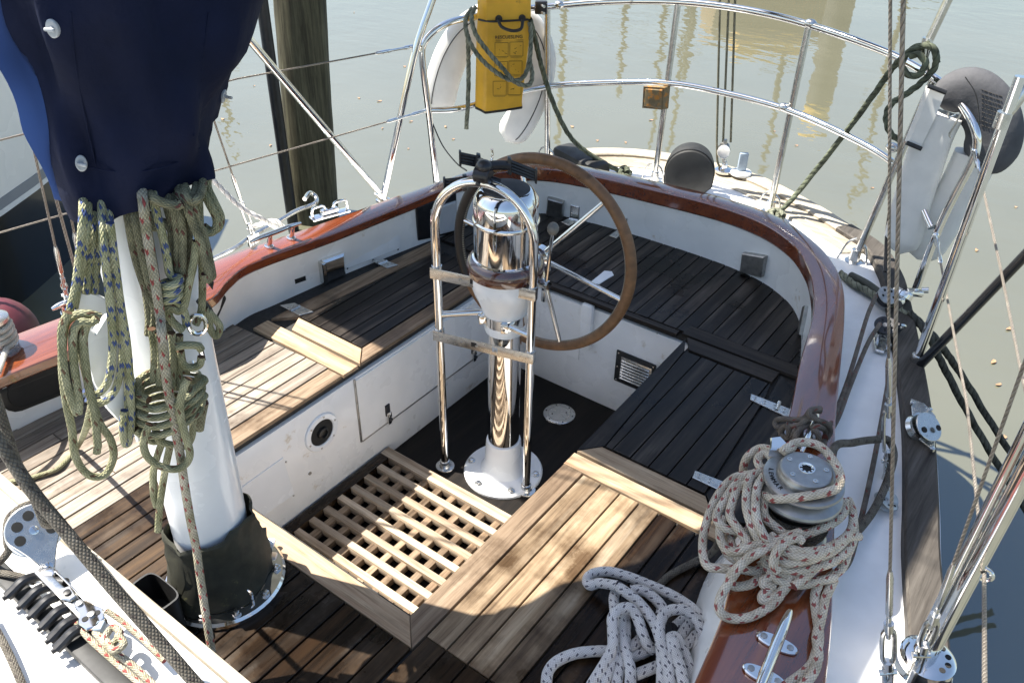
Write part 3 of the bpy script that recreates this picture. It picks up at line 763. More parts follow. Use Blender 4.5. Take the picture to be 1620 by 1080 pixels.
for z in (.775, .555):
    m = MB(); m.mat('plated'); m.box(gm+Vector((0, 0, z))-gy*.0155, (gh.length*2+.03, .0025, .036), rot, .0008)
    for p in (GL, GR):
        m.mat('stainless'); m.lathe([(.0155, -.02), (.0155, .02)], 18, p+Vector((0, 0, z)))
    m.mat('dull_metal')
    for t in (-.45, -.12, .30): m.lathe([(.004, 0), (.004, .003), (.002, .004)], 10, gm+gh*t+Vector((0, 0, z))-gy*.0165, -gy)
    m.mat('dark_hole'); m.box(gm+gh*(-.18)+Vector((0, 0, z+.002))-gy*.0168, (.018, .001, .016), rot, .0002)
    m.mat('instrument_grey'); m.box(gm+gh*(.28)+Vector((0, 0, z+.002))-gy*.0168, (.018, .001, .016), rot, .0002)
    obj('cross_plate', m, None, gd)
for p, q in ((GL, Vector((-.062, -.03, .640))), (GR, Vector((.05, -.045, .640)))):
    m = MB(); m.tube([p+Vector((0, 0, .625)), q], .010, 14, spline=False); obj('strut', m, 'chrome', gd)

mt = thing('instrument_mount', 'black plastic clamp mount with four ribbed arms gripping the top of the chrome hoop', 'mount', (-.03, -.07, 1.07))
top = gm+Vector((0, 0, .925+.155))
def rA(px, py, b=(-.02, -.05), off=0): return V(px, py, b, off)
m = MB(); m.lathe([(.020, -.022), (.022, -.02), (.022, .02), (.020, .022)], 24, V(764, 277, (-.03, -.07)), gx)
c0 = V(766, 263, (-.02, -.06)); m.ball(c0, .022, (1.1, 1, .8), 16)
m.lathe([(.006, 0), (.006, .008), (.002, .009)], 10, V(757, 290, (-.04, -.09), .015), -gy)
obj('clamp', m, 'plastic_black', mt)
for (a, b), (c, d), bb in (((757, 256), (728, 250), (-.07, .0)), ((806, 262), (848, 278), (.06, .03)), ((735, 289), (703, 292), (-.10, -.03)), ((790, 290), (830, 335), (.03, -.02))):
    p, q = V(a, b, bb), V(c, d, bb); m = MB(); dr = (q-p)
    s0 = c0 if b < 280 else V(766, 285, (-.02, -.06))
    m.tube([s0, s0.lerp(p, .5)+Vector((0, 0, .002)), p], .013, 10, 4)
    if (c, d) != (830, 335):
        ax = dr.normalized(); up = Vector((0, 0, 1)); sd_ = ax.cross(up).normalized()
        for k in range(4):
            o = (k-1.5)*.0085; m.tube([p+up*o, q+up*o], .0046, 8, spline=False)
        m.box(p, (.012, .02, .046), Matrix((ax, sd_, up)).transposed(), .003)
        m.box(q, (.007, .02, .042), Matrix((ax, sd_, up)).transposed(), .003)
    obj('ribbed_arm', m, 'plastic_black', mt)

# wheel
WC = Vector((.001, .179, .763)); WR = .316; tl, rz = -.102, -.096
WN = Vector((math.sin(rz)*math.cos(tl), math.cos(rz)*math.cos(tl), math.sin(tl)))
wx = Vector((1, 0, 0)); wx = (wx-WN*wx.dot(WN)).normalized(); wz = wx.cross(WN); wz = wz if wz.z > 0 else -wz
wh = thing('ship_helm', 'large steering wheel with a stitched brown leather rim and chrome spokes', 'steering wheel', WC)
rr = WR-.0165
def wp(a, r=rr, o=0): return WC+wx*(r*math.cos(a))+wz*(r*math.sin(a))+WN*o
def arc(a0, a1, nm, mat):
    m = MB(); k = max(3, int(abs(a1-a0)/.07)); m.tube([wp(a0+(a1-a0)*i/k) for i in range(k+1)], .0168, 16, 2); return obj(nm, m, mat, wh)
r1 = arc(R(-12), R(128), 'leather_rim', 'leather'); r2 = arc(R(128), R(215), 'dark_leather_rim', 'leather_dark'); r3 = arc(R(215), R(348), 'leather_rim', 'leather')
def stitch(a0, a1, par):
    m = MB(); k = int((a1-a0)*rr/.0065)
    for i in range(k):
        a = a0+(a1-a0)*i/k; c = wp(a, rr-.0152, -.008); d = wp(a+.012, rr-.0168, -.001)
        m.tube([c, c.lerp(d, .5)+(WC-c).normalized()*.0015, d], .0011, 5, 2)
    return obj('stitching', m, 'thread', par)
stitch(R(-12), R(128), r1); stitch(R(215), R(348), r3); stitch(R(128), R(215), r2)
for a in (50, -12, -70, 110, 172, 232):
    m = MB(); m.tube([wp(R(a), .03, -.012), wp(R(a), .298, 0)], .0075, 12, spline=False); obj('spoke', m, 'chrome', wh)
m = MB(); m.lathe([(.018, -.11), (.018, -.03), (.034, -.022), (.036, .004), (.030, .014), (.014, .02), (.012, .032), (.003, .034)], 28, WC, WN); obj('hub', m, 'chrome', wh)

# ================================================================ MAST
mast = thing('mizzen_mast', 'white oval mizzen mast rising from a canvas boot and metal deck ring', 'mast', (0, -1.05, .44))
MC = lambda z: Vector((-.012+.022*(z-.5), -1.057+.016*(z-.5), z))
m = MB(); rows = []
for z in (.45, .7, 1., 1.4, 1.8, 3, 6.5):
    c = MC(z); rows.append([c+Vector((.069*math.cos(t), .081*math.sin(t), 0)) for t in [2*PI*k/40 for k in range(40)]])
m.grid(rows, True, True, True); obj('mast_tube', m, 'white_paint', mast)
m = MB(); m.lathe([(.136, 0), (.136, .012), (.131, .018), (.095, .02)], 48, (-.01, -1.055, .441), cap1=False); cr_ = obj('deck_ring', m, 'chrome', mast)
for k in range(10):
    a = 2*PI*k/10+.2; m = MB(); m.lathe([(.010, 0), (.010, .005), (.006, .006), (.006, .012), (.001, .013)], 10, (-.01+.117*math.cos(a), -1.055+.117*math.sin(a), .459)); obj('bolt', m, 'stainless', cr_)
m = MB(); rows = []
for z, sx in ((.462, 1.36), (.495, 1.32), (.545, 1.22), (.60, 1.12), (.628, 1.09), (.634, 1.11), (.644, 1.11), (.65, 1.05)):
    c = MC(z); rows.append([c+Vector(((.0765*sx+.006*math.sin(5*t+z*45)+.003*math.sin(13*t-z*60))*math.cos(t), (.0885*sx+.007*math.sin(7*t+z*35)+.003*math.sin(11*t+z*80))*math.sin(t), .006*math.sin(2*t+1)*(z > .6))) for t in [2*PI*k/48 for k in range(48)]])
m.grid(rows, True); obj('canvas_boot', m, 'olive_canvas', mast)
for px in ((385, 945),):
    c = Z(px[0], px[1], .462); m = MB(); m.tube([c+Vector((-.018, -.01, 0)), c+Vector((-.018, -.01, .018)), c+Vector((-.008, -.004, .034)), c+Vector((.008, .004, .034)), c+Vector((.018, .01, .018)), c+Vector((.018, .01, 0))], .0035, 8); obj('eye', m, 'chrome', mast)
c = Z(418, 862, .47); m = MB(); m.mat('white_paint'); m.box(c+Vector((.012, .006, .012)), (.03, .02, .012), Matrix.Rotation(.6, 3, 'Z'), .004); m.mat('rubber'); m.tube([c+Vector((-.02, .02, .03)), c, c+Vector((.012, -.01, .0))], .007, 8); m.ball(c+Vector((.004, -.018, .004)), .010); obj('shackle', m, None, mast)

def MP(px, py, off=.10): return V(px, py, (.012, -1.045), off)
VH = Vector((CAM.x, CAM.y+1.05, 0)); VH = Vector((1.26, -.65, 0)).normalized()   # from mast to viewer, level
m = MB(); m.prism([MP(*q, .112) for q in ((112, 482), (126, 452), (146, 462), (165, 470), (171, 492), (160, 498), (146, 520), (128, 500))], VH, .005, .001); 
m.prism([MP(*q, .105) for q in ((118, 492), (150, 522), (170, 490), (186, 528), (205, 590), (219, 690), (196, 672), (166, 640), (146, 600), (133, 556))], VH, .010, .003)
m.prism([MP(*q, .095) for q in ((146, 520), (172, 488), (196, 520), (214, 600), (222, 690), (214, 692), (196, 600), (176, 530))], VH, .016, .003)
obj('sail_feeder', m, 'white_paint', mast)
def ringtube(px, r, off, rad=.006, tilt=0): 
    c = MP(px[0], px[1], off); e1 = Vector((-VH.y, VH.x, 0)); up = Vector((0, 0, 1))
    return [c+e1*(r*.75*math.cos(2*PI*k/14+tilt))+up*(r*math.sin(2*PI*k/14+tilt)) for k in range(14)]
m = MB(); m.tube(ringtube((312, 513), .019, .10), .0042, 10, 3, closed=True); obj('fairlead_ring', m, 'chrome', mast)
m = MB(); c = MP(318, 556, .10); m.tube([c+Vector((0, 0, .018)), c, c+Vector((0, 0, -.018))], .005, 8); m.lathe([(.007, 0), (.007, .03), (.002, .031)], 12, MP(303, 575, .105), VH); obj('pin', m, 'chrome', mast)
m = MB(); m.tube([MP(316, 474, .05), MP(330, 492, .05), MP(333, 506, .05)], .008, 8); m.prism([MP(*q, .03) for q in ((316, 415), (330, 432), (336, 440), (334, 452), (318, 432))], VH, .02, .004); obj('mast_cleat', m, 'rubber', mast)

# sail cover, gathered round the mast and running up to the boom
cv = thing('sail_cover', 'navy canvas sail cover buttoned round the mast above the rope coils', 'sail cover', (.02, -1.0, 1.41))
m = MB(); rows = []
def yb(z): 
    t = [(1.39, .05), (1.44, .07), (1.53, .18), (1.63, .26), (1.72, .315), (1.85, .46), (2.0, .62), (2.2, .9), (2.5, 1.2)]
    for (a, b), (c, d) in zip(t[:-1], t[1:]):
        if z <= c: return b+(d-b)*(z-a)/(c-a)
    return t[-1][1]
zz = [1.440+.0165*k for k in range(26)]+[1.9, 2.0, 2.1, 2.2, 2.35, 2.5]
for z in zz:
    y1 = max(-.952, -1.05+yb(z)); gx_ = .125+.017*max(0, min(1, (z-1.44)/.1)); sx = 1+.08*max(0, min(1, (z-1.4)/.4)); f = .055*max(0, min(1, (z-1.4)/.3))
    L = [(-.088*sx, -1.0), (-.086*sx, -1.07), (-.048*sx, -1.124-.1*f), (.0, -1.142-.12*f), (.062, -1.152-.12*f), (.088, -1.152-.1*f)]
    Rr = [(.103, -1.138-.1*f), (gx_*sx, -1.08), ((gx_+.006)*sx, -1.01), (gx_*sx, y1-.10 if y1-.10 > -.985 else -.97), (.05*sx, y1), (0, y1+.01), (-.03*sx, y1-.01), (-.07*sx, max(y1-.16, -.985))]
    P = [Vector((a, b, z)) for a, b in L+Rr]
    Q = catmull(P, 4, True); ring = []
    for k, p in enumerate(Q):
        w = .008*math.sin(9*p.z+4*k/len(Q)*6)+.008*math.sin(23*p.z-k*.5)+.007*math.sin(47*(p.x+p.y)+11*p.z)+.004*math.sin(90*(p.y-p.x)-21*p.z)
        d = Vector((p.x, p.y+1.0, 0)); d = d.normalized() if d.length > 1e-6 else d
        zo = -.022*math.cos(2*PI*k/len(Q)-1.9)-.004*math.sin(k*.9) if z < 1.5 else 0
        zo *= max(0, 1-(z-1.44)/.1)
        ring.append(p+d*w+Vector((0, 0, zo)))
    rows.append(ring)
m.grid(rows, True); cvb = obj('canvas', m, 'navy_canvas', cv, sharp=70)
BVC = BVHTree.FromPolygons([tuple(p) for p in m.v], [f for f in m.f])
m = MB(); rows = []
for k in range(40):
    z = 1.448+.0155*k; f = .055*max(0, min(1, (z-1.4)/.3)); ln = .030+.018*max(0, min(1, (z-1.44)/.12)); w = .010*math.sin(17*z)+.005*math.sin(43*z+1)
    r0 = Vector((.052, -1.136-.1*f, z-.016)); t1 = Vector((.030+w*.6, -1.136-.1*f-ln*.5, z-.010)); t2 = Vector((.014+w, -1.136-.1*f-ln+.25*w, z+.004*math.sin(30*z)))
    rows.append([r0, r0.lerp(t1, .5)+Vector((.004, 0, 0)), t1, t1.lerp(t2, .5)+Vector((-.003, 0, 0)), t2, t2+Vector((.0025, 0, 0)), t1+Vector((.003, 0, 0)), r0+Vector((.003, 0, 0))])
m.grid(rows, True, True, True); obj('closing_flap', m, 'navy_flap', cv, sharp=80)
for (a, b) in ((84, 45), (128, 258), (352, 152)):
    h, n = HIT(a, b, BVC); nn = (n+Vector((0, -.3, .1))).normalized() if a < 200 else n
    b2 = MB(); b2.mat('instrument_grey'); b2.lathe([(.008, -.003), (.008, .003), (.007, .004), (.005, .004), (.003, .003)], 20, h, nn, ell=(1.0, 1.5), xref=(1, .3, 0), cap1=True)
    b2.lathe([(.003, 0), (.003, .009)], 8, h, nn); b2.box(h+nn*.010, (.016, .005, .005), Matrix.Rotation(.3, 3, 'Z'), .002)
    obj('twist_button', b2, None, cv)
# seam line of the cover
m = MB(); P = []
for a, b in ((140, 278), (180, 285), (230, 284), (280, 270), (315, 248)):
    h, n = HIT(a, b-14, BVC); P.append(h+n*.0012)
m.tube(P, .0012, 6); obj('hem_seam', m, 'navy_canvas', cv)
for line in (((112, 20), (118, 90), (132, 170), (152, 262)), ((330, 20), (322, 80), (316, 140), (306, 215))):
    m = MB(); P = []
    for a, b in line:
        h, n = HIT(a, b, BVC); P.append(h+n*.0008)
    m.tube(P, .0013, 6, 6); obj('panel_seam', m, 'navy_canvas', cv)

bo = thing('mizzen_boom', 'mizzen boom under its furled sail high over the cockpit', 'boom', (0, -.7, 2.1))
m = MB(); m.lathe([(.055, 0), (.055, 3.0)], 20, (.02, -.9, 2.08), (0, 1, .04)); obj('boom_tube', m, 'white_paint', bo)
m = MB(); rows = []
for y in [-.45+.22*k for k in range(12)]:
    h = .36-.05*(y+.5); z0 = 2.12+.04*(y+.9); w = .15+.02*math.sin(5*y)
    rows.append([Vector((.02+w*math.cos(t)*(1 if math.sin(t) < .3 else .7), y, z0+.12+h*.5*math.sin(t))) for t in [2*PI*k/20 for k in range(20)]])
m.grid(rows, True, True, True); obj('boom_cover', m, 'navy_canvas', bo)
aw = MB(); rows = []  # added sheet out of view, shaped to throw the cockpit's shade
for x, z in ((-1.66, 2.16), (-1.2, 2.22), (-.6, 2.27), (.02, 2.29)):
    rows.append([Vector((x, -.55-.055*(x+.6), z)), Vector((x, .2, z-.03)), Vector((x, .84, z)), Vector((x, .84, z+.012)), Vector((x, .2, z-.018)), Vector((x, -.55-.055*(x+.6), z+.012))])
aw.grid(rows, True, True, True); single('unseen_shade_sheet', 'unseen pale sheet added beside the boom to shade the cockpit', 'shade sheet', aw, 'shade_sheet_canvas')

# ================================================================ STERN RAIL
pp = thing('stern_rail', 'curved two-tier chrome stern rail round the after deck', 'rail', (0, 1.3, .52))
A1 = Vector((.951, 1.094, 1.10))
toprail = [Vector((-.921, .752, .50)), Vector((-.935, .74, .8)), Vector((-.951, .728, 1.06)), Vector((-.948, .738, 1.12)), V(690, 47, (-.93, .78)), V(716, 34, (-.90, .86)), V(750, 27, (-.86, .96)), V(800, 17, (-.79, 1.11)), V(866, 11, (-.725, 1.238)), V(960, 3, (-.5, 1.33)), Vector((-.223, 1.385, 1.264)), V(1180, 16, (.06, 1.42)), Vector((.281, 1.413, 1.253)), V(1400, 82, (.56, 1.34)), V(1475, 122, (.764, 1.225)), V(1507, 150, (.85, 1.17)), V(1530, 178, (.91, 1.125)), V(1544, 208, (.948, 1.097)), V(1545, 235, (.95, 1.094)), V(1535, 262, (.945, 1.093)), Vector((.935, 1.091, .8)), Vector((.926, 1.091, .53))]
m = MB(); m.tube(toprail, .0132, 14, 8); obj('top_rail', m, 'chrome', pp)
mid = [Vector((-.94, .735, .861)), V(720, 173, (-.89, .87)), V(770, 160, (-.82, 1.04)), Vector((-.714, 1.245, .876)), V(960, 131, (-.5, 1.33)), Vector((-.24, 1.377, .954)), V(1140, 146, (.0, 1.41)), Vector((.254, 1.404, .947)), V(1330, 210, (.5, 1.34)), V(1412, 257, (.70, 1.24)), V(1450, 310, (.82, 1.16)), V(1474, 360, (.925, 1.091))]
m = MB(); m.tube(mid, .0125, 14, 8); obj('mid_rail', m, 'chrome', pp)
for b, t in (((-.703, 1.253, .52), V(866, 12, (-.725, 1.238))), ((-.231, 1.381, .525), Vector((-.223, 1.385, 1.258))), ((.278, 1.412, .525), Vector((.281, 1.413, 1.246))), ((.684, 1.211, .525), V(1477, 124, (.764, 1.225)))):
    b = Vector(b); m = MB(); m.tube([b, t], .0125, 14, spline=False); po_ = obj('post', m, 'stainless', pp)
    m = MB(); m.lathe([(.034, 0), (.034, .005), (.020, .008), (.017, .05), (.0135, .052)], 20, b+Vector((0, 0, -.002))); m.tube([b+Vector((-.055, -.02, .003)), b+Vector((-.035, -.012, .07)), b+Vector((-.01, 0, .09))], .004, 8); m.tube([b+Vector((.045, .0, .003)), b+Vector((.03, 0, .06)), b+Vector((.01, 0, .08))], .004, 8)
    obj('post_foot', m, 'stainless', po_)
for p in (V(1282, 38, (.281, 1.413)), V(1240, 170, (.254, 1.404)), Vector((.70, 1.24, .955)), V(1000, 1, (-.42, 1.35)), V(884, 8, (-.70, 1.25))):
    m = MB(); m.ball(p, .019, (1.3, 1, .9), 12); obj('rail_joint', m, 'stainless', pp)
m = MB(); m.mat('plastic_black'); c = V(856, 12, (-.735, 1.22), .03); m.box(c, (.05, .03, .05), Matrix.Rotation(.6, 3, 'Z'), .006); m.mat('stainless'); m.lathe([(.006, 0), (.006, .02)], 10, c+Vector((.01, -.01, .01)), VH); m.lathe([(.006, 0), (.006, .02)], 10, c+Vector((.01, -.01, -.016)), VH)
obj('rail_clamp', m, None, pp)
m = MB(); m.tube([V(606, 314, (-1.037, .541)), V(654, 92, (-.92, .69)), V(684, 0, (-.905, .745)), V(702, -55, (-.895, .78))], .0135, 14, 4); m.lathe([(.03, 0), (.03, .006), (.018, .012), (.016, .04)], 18, Z(606, 317, .50))
single('slanting_tube', 'chrome tube leaning aft from the varnished rail to the corner of the stern rail', 'tube', m, 'chrome')
m = MB(); m.tube([V(1463, 78, (.78, 1.205)), V(1500, 0, (.785, 1.2)), V(1523, -50, (.79, 1.2))], .013, 14, spline=False); m.lathe([(.017, -.03), (.017, .03)], 14, V(1464, 76, (.78, 1.205)), (0, 0, 1)); m.tube([V(1463, 78, (.78, 1.205)), V(1470, 118, (.77, 1.22))], .007, 8, spline=False)
single('backstay_tube', 'slim metal tube rising from the knotted corner of the stern rail', 'tube', m, 'stainless')

# stern lamp box
lb_ = thing('stern_lamp', 'small corroded square lamp box hung beneath the middle rail', 'lamp', V(1033, 153, (-.24, 1.37)))
P = [V(a, b, (-.27, 1.36), .03) for a, b in ((1018, 137), (1051, 139), (1048, 174), (1016, 171))]
m = MB(); m.prism(P, Vector((.35, .9, 0)), .035, .004); obj('lamp_case', m, 'corroded', lb_)
P = [V(a, b, (-.27, 1.36), .032) for a, b in ((1021, 140), (1048, 142), (1046, 171), (1019, 168))]
m = MB(); m.prism(P, Vector((.6, -.8, .1)), .006, .003); obj('lamp_face', m, 'corroded', lb_)

# horseshoe buoys
def pad(px, ref, hw, th, offs=None, n=20, sq=2.6, k0=0, k1=0):
    P = catmull([V(a, b, ref, (offs or 0)) for a, b in px], 6)
    vd = Vector((ref[0]-CAM.x, ref[1]-CAM.y, 0)).normalized(); rows = []; L = len(P)
    s = [0]
    for i in range(1, L): s.append(s[-1]+(P[i]-P[i-1]).length)
    for i in range(L):
        t = (P[min(L-1, i+1)]-P[max(0, i-1)]).normalized(); nn = t.cross(vd).normalized()
        e = 1
        for dd, on in ((s[i], k0), (s[-1]-s[i], k1)):
            if on and dd < hw: e = min(e, math.sqrt(max(.002, 1-((hw-dd)/hw)**2)))
        ring = []
        for j in range(n):
            a = 2*PI*j/n; ca, sa = math.cos(a), math.sin(a)
            x = math.copysign(abs(ca)**(2/sq), ca); y = math.copysign(abs(sa)**(2/sq), sa)
            ring.append(P[i]+nn*(hw*e*x)+vd*(th*(.35+.65*e)*y))
        rows.append(ring)
    m = MB(); m.grid(rows, True, True, True); return m, rows
hb1 = thing('horseshoe_buoy', 'cream horseshoe lifebuoy hanging behind the yellow bag on the stern rail', 'lifebuoy', V(760, 150, (-.78, 1.22)), 'horseshoe lifebuoys on the stern rail')
m, rows = pad([(692, 178), (700, 130), (716, 85), (742, 50), (785, 28), (830, 42), (852, 88), (846, 140), (825, 188), (800, 222)], (-.80, 1.24), .072, .042, k0=1, k1=1)
obj('foam_body', m, 'white_vinyl', hb1)
for q in (4, 16):
    m = MB(); m.tube([r_[q]+(r_[q]-sum(r_, Vector())/len(r_))*.02 for r_ in rows[2:-2]], .0022, 6, spline=False); obj('piping', m, 'dark_canvas', hb1)
m = MB(); m.tube([V(778, 236, (-.8, 1.24), .04), V(779, 246, (-.8, 1.22)), V(776, 262, (-.8, 1.2))], .006, 8); obj('strap', m, 'stainless', hb1)
hb2 = thing('horseshoe_buoy', 'grey and white horseshoe lifebuoy with a printed cover on the corner of the stern rail', 'lifebuoy', V(1500, 250, (1.0, 1.2)), 'horseshoe lifebuoys on the stern rail')
hr = (.99, 1.17)
m, rows = pad([(1424, 400), (1440, 330), (1460, 265), (1476, 215), (1492, 180)], hr, .060, .034, k0=1, sq=3.5); obj('foam_arm', m, 'white_vinyl', hb2)
m, rows = pad([(1452, 408), (1474, 372), (1500, 330), (1526, 285), (1545, 245)], hr, .066, .034, k0=1, offs=-.03, sq=3.5); obj('foam_arm', m, 'white_vinyl', hb2)
m, rows = pad([(1496, 172), (1512, 152), (1540, 152), (1566, 180), (1573, 215), (1562, 248), (1548, 266)], (.99, 1.17), .080, .055, sq=2.6, offs=-.03, k0=.6, k1=.6); cvx = obj('printed_cover', m, 'grey_vinyl', hb2)
m = MB(); P = [Vector(r_[14]) for r_ in rows[8:-6]]
m.tube([V(1527, 122, hr, .05), V(1544, 150, hr, .06), (V(1549, 190, hr, .06)), V(1545, 225, hr, .05)], .0016, 6); obj('cover_seam', m, 'dark_canvas', cvx)
BVB = BVHTree.FromPolygons([tuple(p) for r_ in rows for p in r_], [(i*20+j, i*20+(j+1) % 20, (i+1)*20+(j+1) % 20, (i+1)*20+j) for i in range(len(rows)-1) for j in range(20)])
m = MB(); random.seed(3)
for row in range(9):
    y0 = 142+row*7
    x0 = 1553
    while x0 < 1584:
        ln = random.choice((2, 3, 5)); 
        h, n = HIT(x0, y0+(x0-1553)*.35, BVB); h2, n2 = HIT(x0+ln, y0+(x0+ln-1553)*.35, BVB)
        if (h2-h).length < .03: m.tube([h+n*.001, h2+n2*.001], .0013, 4, spline=False)
        x0 += ln+2
m.mat; obj('printed_lines', m, 'ink', cvx)
m = MB(); m.prism([V(a, b, (.93, 1.14), .02) for a, b in ((1472, 138), (1496, 146), (1478, 190), (1456, 234), (1438, 226), (1456, 182))], -VH, .02, .004); bb_ = obj('white_board', m, 'white_vinyl', hb2)
for a, b in (((1468, 136), (1497, 147)), ((1434, 226), (1458, 236))):
    m = MB(); m.tube([V(a[0], a[1], (.93, 1.14), .03), V(b[0], b[1], (.93, 1.14), .03)], .007, 8, spline=False); obj('elastic_band', m, 'rubber', bb_)
m = MB(); m.tube([V(1500, 178, hr, .09), V(1502, 186, hr, .09), V(1520, 180, hr, .09), V(1502, 212, hr, .09), V(1505, 218, hr, .09)], .003, 8, 2); obj('wire_clip', m, 'stainless', hb2)

# rescue bag
bag = thing('rescue_bag', 'yellow vinyl rescue sling bag hanging on the stern rail with a rope over it', 'rescue bag', V(795, 100, (-.86, .93)))
bref = (-.845, .93); e1 = Vector((-VH.y, VH.x, 0)); vd = Vector((bref[0]-CAM.x, bref[1]-CAM.y, 0)).normalized(); e1 = Vector((vd.y, -vd.x, 0))
rows = []
for y, xl, xm, xr in ((-14, 757, 771, 839), (0, 756, 771, 840), (30, 755, 771, 840), (34, 756, 772, 838), (60, 754, 771, 838), (110, 753, 770, 832), (160, 752, 769, 826), (170, 752, 769, 826)):
    yy = y+ (5 if y > 150 else 0)
    pl_, pm, pr = V(xl, y, bref), V(xm, yy+3, bref, .035), V(xr, y, bref, .02)
    pr2 = pr+vd*.09; pl2 = pl_+vd*.07
    rows.append([pl2, pl_, pl_.lerp(pm, .5), pm-e1*.004, pm+e1*.004, pm.lerp(pr, .5)-vd*.004, pr-e1*.003, pr+vd*.006, pr2, pr2.lerp(pl2, .5)])
m = MB(); m.grid(rows, True, True, True); obj('vinyl_case', m, 'yellow_vinyl', bag, sharp=50)
BVR = BVHTree.FromPolygons([tuple(p) for p in m.v], [f for f in m.f])
m = MB(); m.grid([[p+(p-sum(r_, Vector())/10)*.015+Vector((0, 0, dz)) for p in r_] for r_, dz in ((rows[-1], -.006), (rows[-1], .004))], True, True, True); obj('bottom_binding', m, 'rubber', bag)
tm = MB(); h, n = HIT(805, 59, BVR); h2, n = HIT(820, 58.5, BVR); h3, _ = HIT(805, 49, BVR)
xd = (h2-h).normalized(); yd = (h3-h).normalized(); nn = xd.cross(yd)
text_mesh(tm, 'RESCUESLING', h+nn*.0015, xd, yd, .0175, .0008)
def seg(a, b, r=.0009):
    p, q = HIT(*a, BVR)[0]+nn*.0008, HIT(*b, BVR)[0]+nn*.0008; tm.tube([p, q], r, 4, spline=False)
seg((784, 64), (828, 63.5)); seg((784, 66), (828, 65.5), .0006)
for bx, by in ((783, 68), (806.5, 67), (782, 98), (805, 97), (780, 129), (803.5, 128)):
    w, hh = 21, 22
    for a, b in (((bx, by), (bx+w, by-.3)), ((bx+w, by-.3), (bx+w-.3, by+hh)), ((bx+w-.3, by+hh), (bx, by+hh)), ((bx, by+hh), (bx, by))): seg(a, b, .0007)
    for k in range(4):
        xa, ya = bx+random.uniform(4, 16), by+random.uniform(5, 18); seg((xa, ya), (xa+random.uniform(-4, 4), ya+random.uniform(-3, 3)), .0007)
    seg((bx+1, by+hh+2), (bx+w-2, by+hh+1.8), .0005)
if tm.mats: obj('printed_text', tm, None, bag)
m = MB(); m.tube([HIT(a, b, BVR)[0]-vd*.003 for a, b in ((757, 31), (775, 34), (805, 33), (836, 31))], .004, 8); m.tube([V(788, 32, bref, .05), V(794, 43, bref, .075), V(810, 49, bref, .08), V(824, 46, bref, .075), V(827, 32, bref, .05)], .006, 10); m.lathe([(.014, 0), (.014, .006)], 12, HIT(789, 30, BVR)[0], -vd); m.lathe([(.014, 0), (.014, .006)], 12, HIT(826, 29, BVR)[0], -vd); obj('handle', m, 'rubber', bag)

# ================================================================ ROPES ON THE MAST
random.seed(11)
def zl(pts, x0, y0, s): return [(x0+a/s, y0+b/s) for a, b in pts]
def strand(mb, pts, fn, r, n=10, sub=6, laid=0, pitch=.03, jit=.0): 
    mb.tube([fn(a, b) for a, b in pts], r, n, sub, laid=laid, pitch=pitch); return mb
e1m = Vector((-VH.y, VH.x, 0))
def A_(l): return zl(l, 80, 260, 2.16)
def B_(l): return zl(l, 180, 270, 4.32)
def C_(l): return zl(l, 180, 520, 3.176)
def hank(name, label, mat, strands, r=.0064, group=None):
    m = MB()
    for pts, off in strands:
        if pts[0][1] < 312: pts = [(pts[0][0]+2, pts[0][1]-34)]+list(pts)
        if isinstance(off, tuple): k = len(pts)-1; P = [MP(p[0], p[1], off[0]+(off[1]-off[0])*i/k) for i, p in enumerate(pts)]
        else: P = [MP(a, b, off+.004*math.sin(a*.05)-(off-.060)*max(0, min(1, (312-b)/30))) for a, b in pts]
        m.tube(P, r, 10, 6)
        if label.startswith(('olive braided', 'pale olive')) and max(p[1] for p in pts) < 560 and min(p[1] for p in pts) < 300 and pts[-1][0]-pts[0][0] < 60:
            jx = random.choice((-9, -7, 8, 10)); P2 = [p-VH*.012+e1m*(jx*.00105)*(1-.5*i/len(P))+Vector((0, 0, -.003)) for i, p in enumerate(P)]; m.tube(P2, r, 10, 6)
    return single(name, label, 'rope', m, mat, group)
hank('halyard_coil', 'green rope with blue flecks hanging in long bights on the left of the white mast', 'rope_green_blue', [
    (A_([(112, 60), (110, 180), (100, 300), (85, 420), (70, 480), (62, 505)]), .13), (A_([(130, 60), (125, 200), (112, 320), (92, 430), (80, 490)]), .125),
    (A_([(150, 60), (148, 220), (135, 330), (125, 410), (122, 440)]), .115), (A_([(162, 60), (166, 200), (158, 330), (152, 415), (148, 440)]), .11),
    (A_([(172, 60), (180, 260), (195, 400), (207, 520), (211, 650), (196, 740), (165, 780), (138, 782), (118, 770)]), .145),
    (A_([(196, 60), (205, 250), (220, 400), (243, 520), (248, 640), (225, 760), (190, 805), (155, 815), (125, 800)]), .135),
    (A_([(203, 200), (235, 450), (262, 620), (273, 760), (276, 880), (266, 950), (254, 955), (246, 900), (252, 840)]), .14),
    (A_([(188, 60), (191, 230), (210, 380), (232, 560), (260, 700), (264, 860), (256, 940)]), .127)])
hank('downhaul_coil', 'pale green rope looped low over the white metal horn of the mast', 'rope_green', [
    (A_([(170, 520), (130, 510), (85, 515), (48, 555), (40, 680), (52, 800), (72, 900), (86, 1000), (130, 1060), (185, 1060), (215, 1000), (205, 940), (172, 890), (150, 830), (122, 720), (100, 620), (95, 565), (125, 535), (165, 530)]), .155),
    (A_([(60, 505), (38, 570), (46, 700), (66, 790), (92, 850), (96, 800), (80, 680), (76, 580), (100, 540), (140, 540), (160, 525)]), .17),
    (A_([(128, 540), (112, 600), (127, 740), (150, 860), (162, 965)]), .165), (A_([(160, 965), (158, 985)]), .165)])
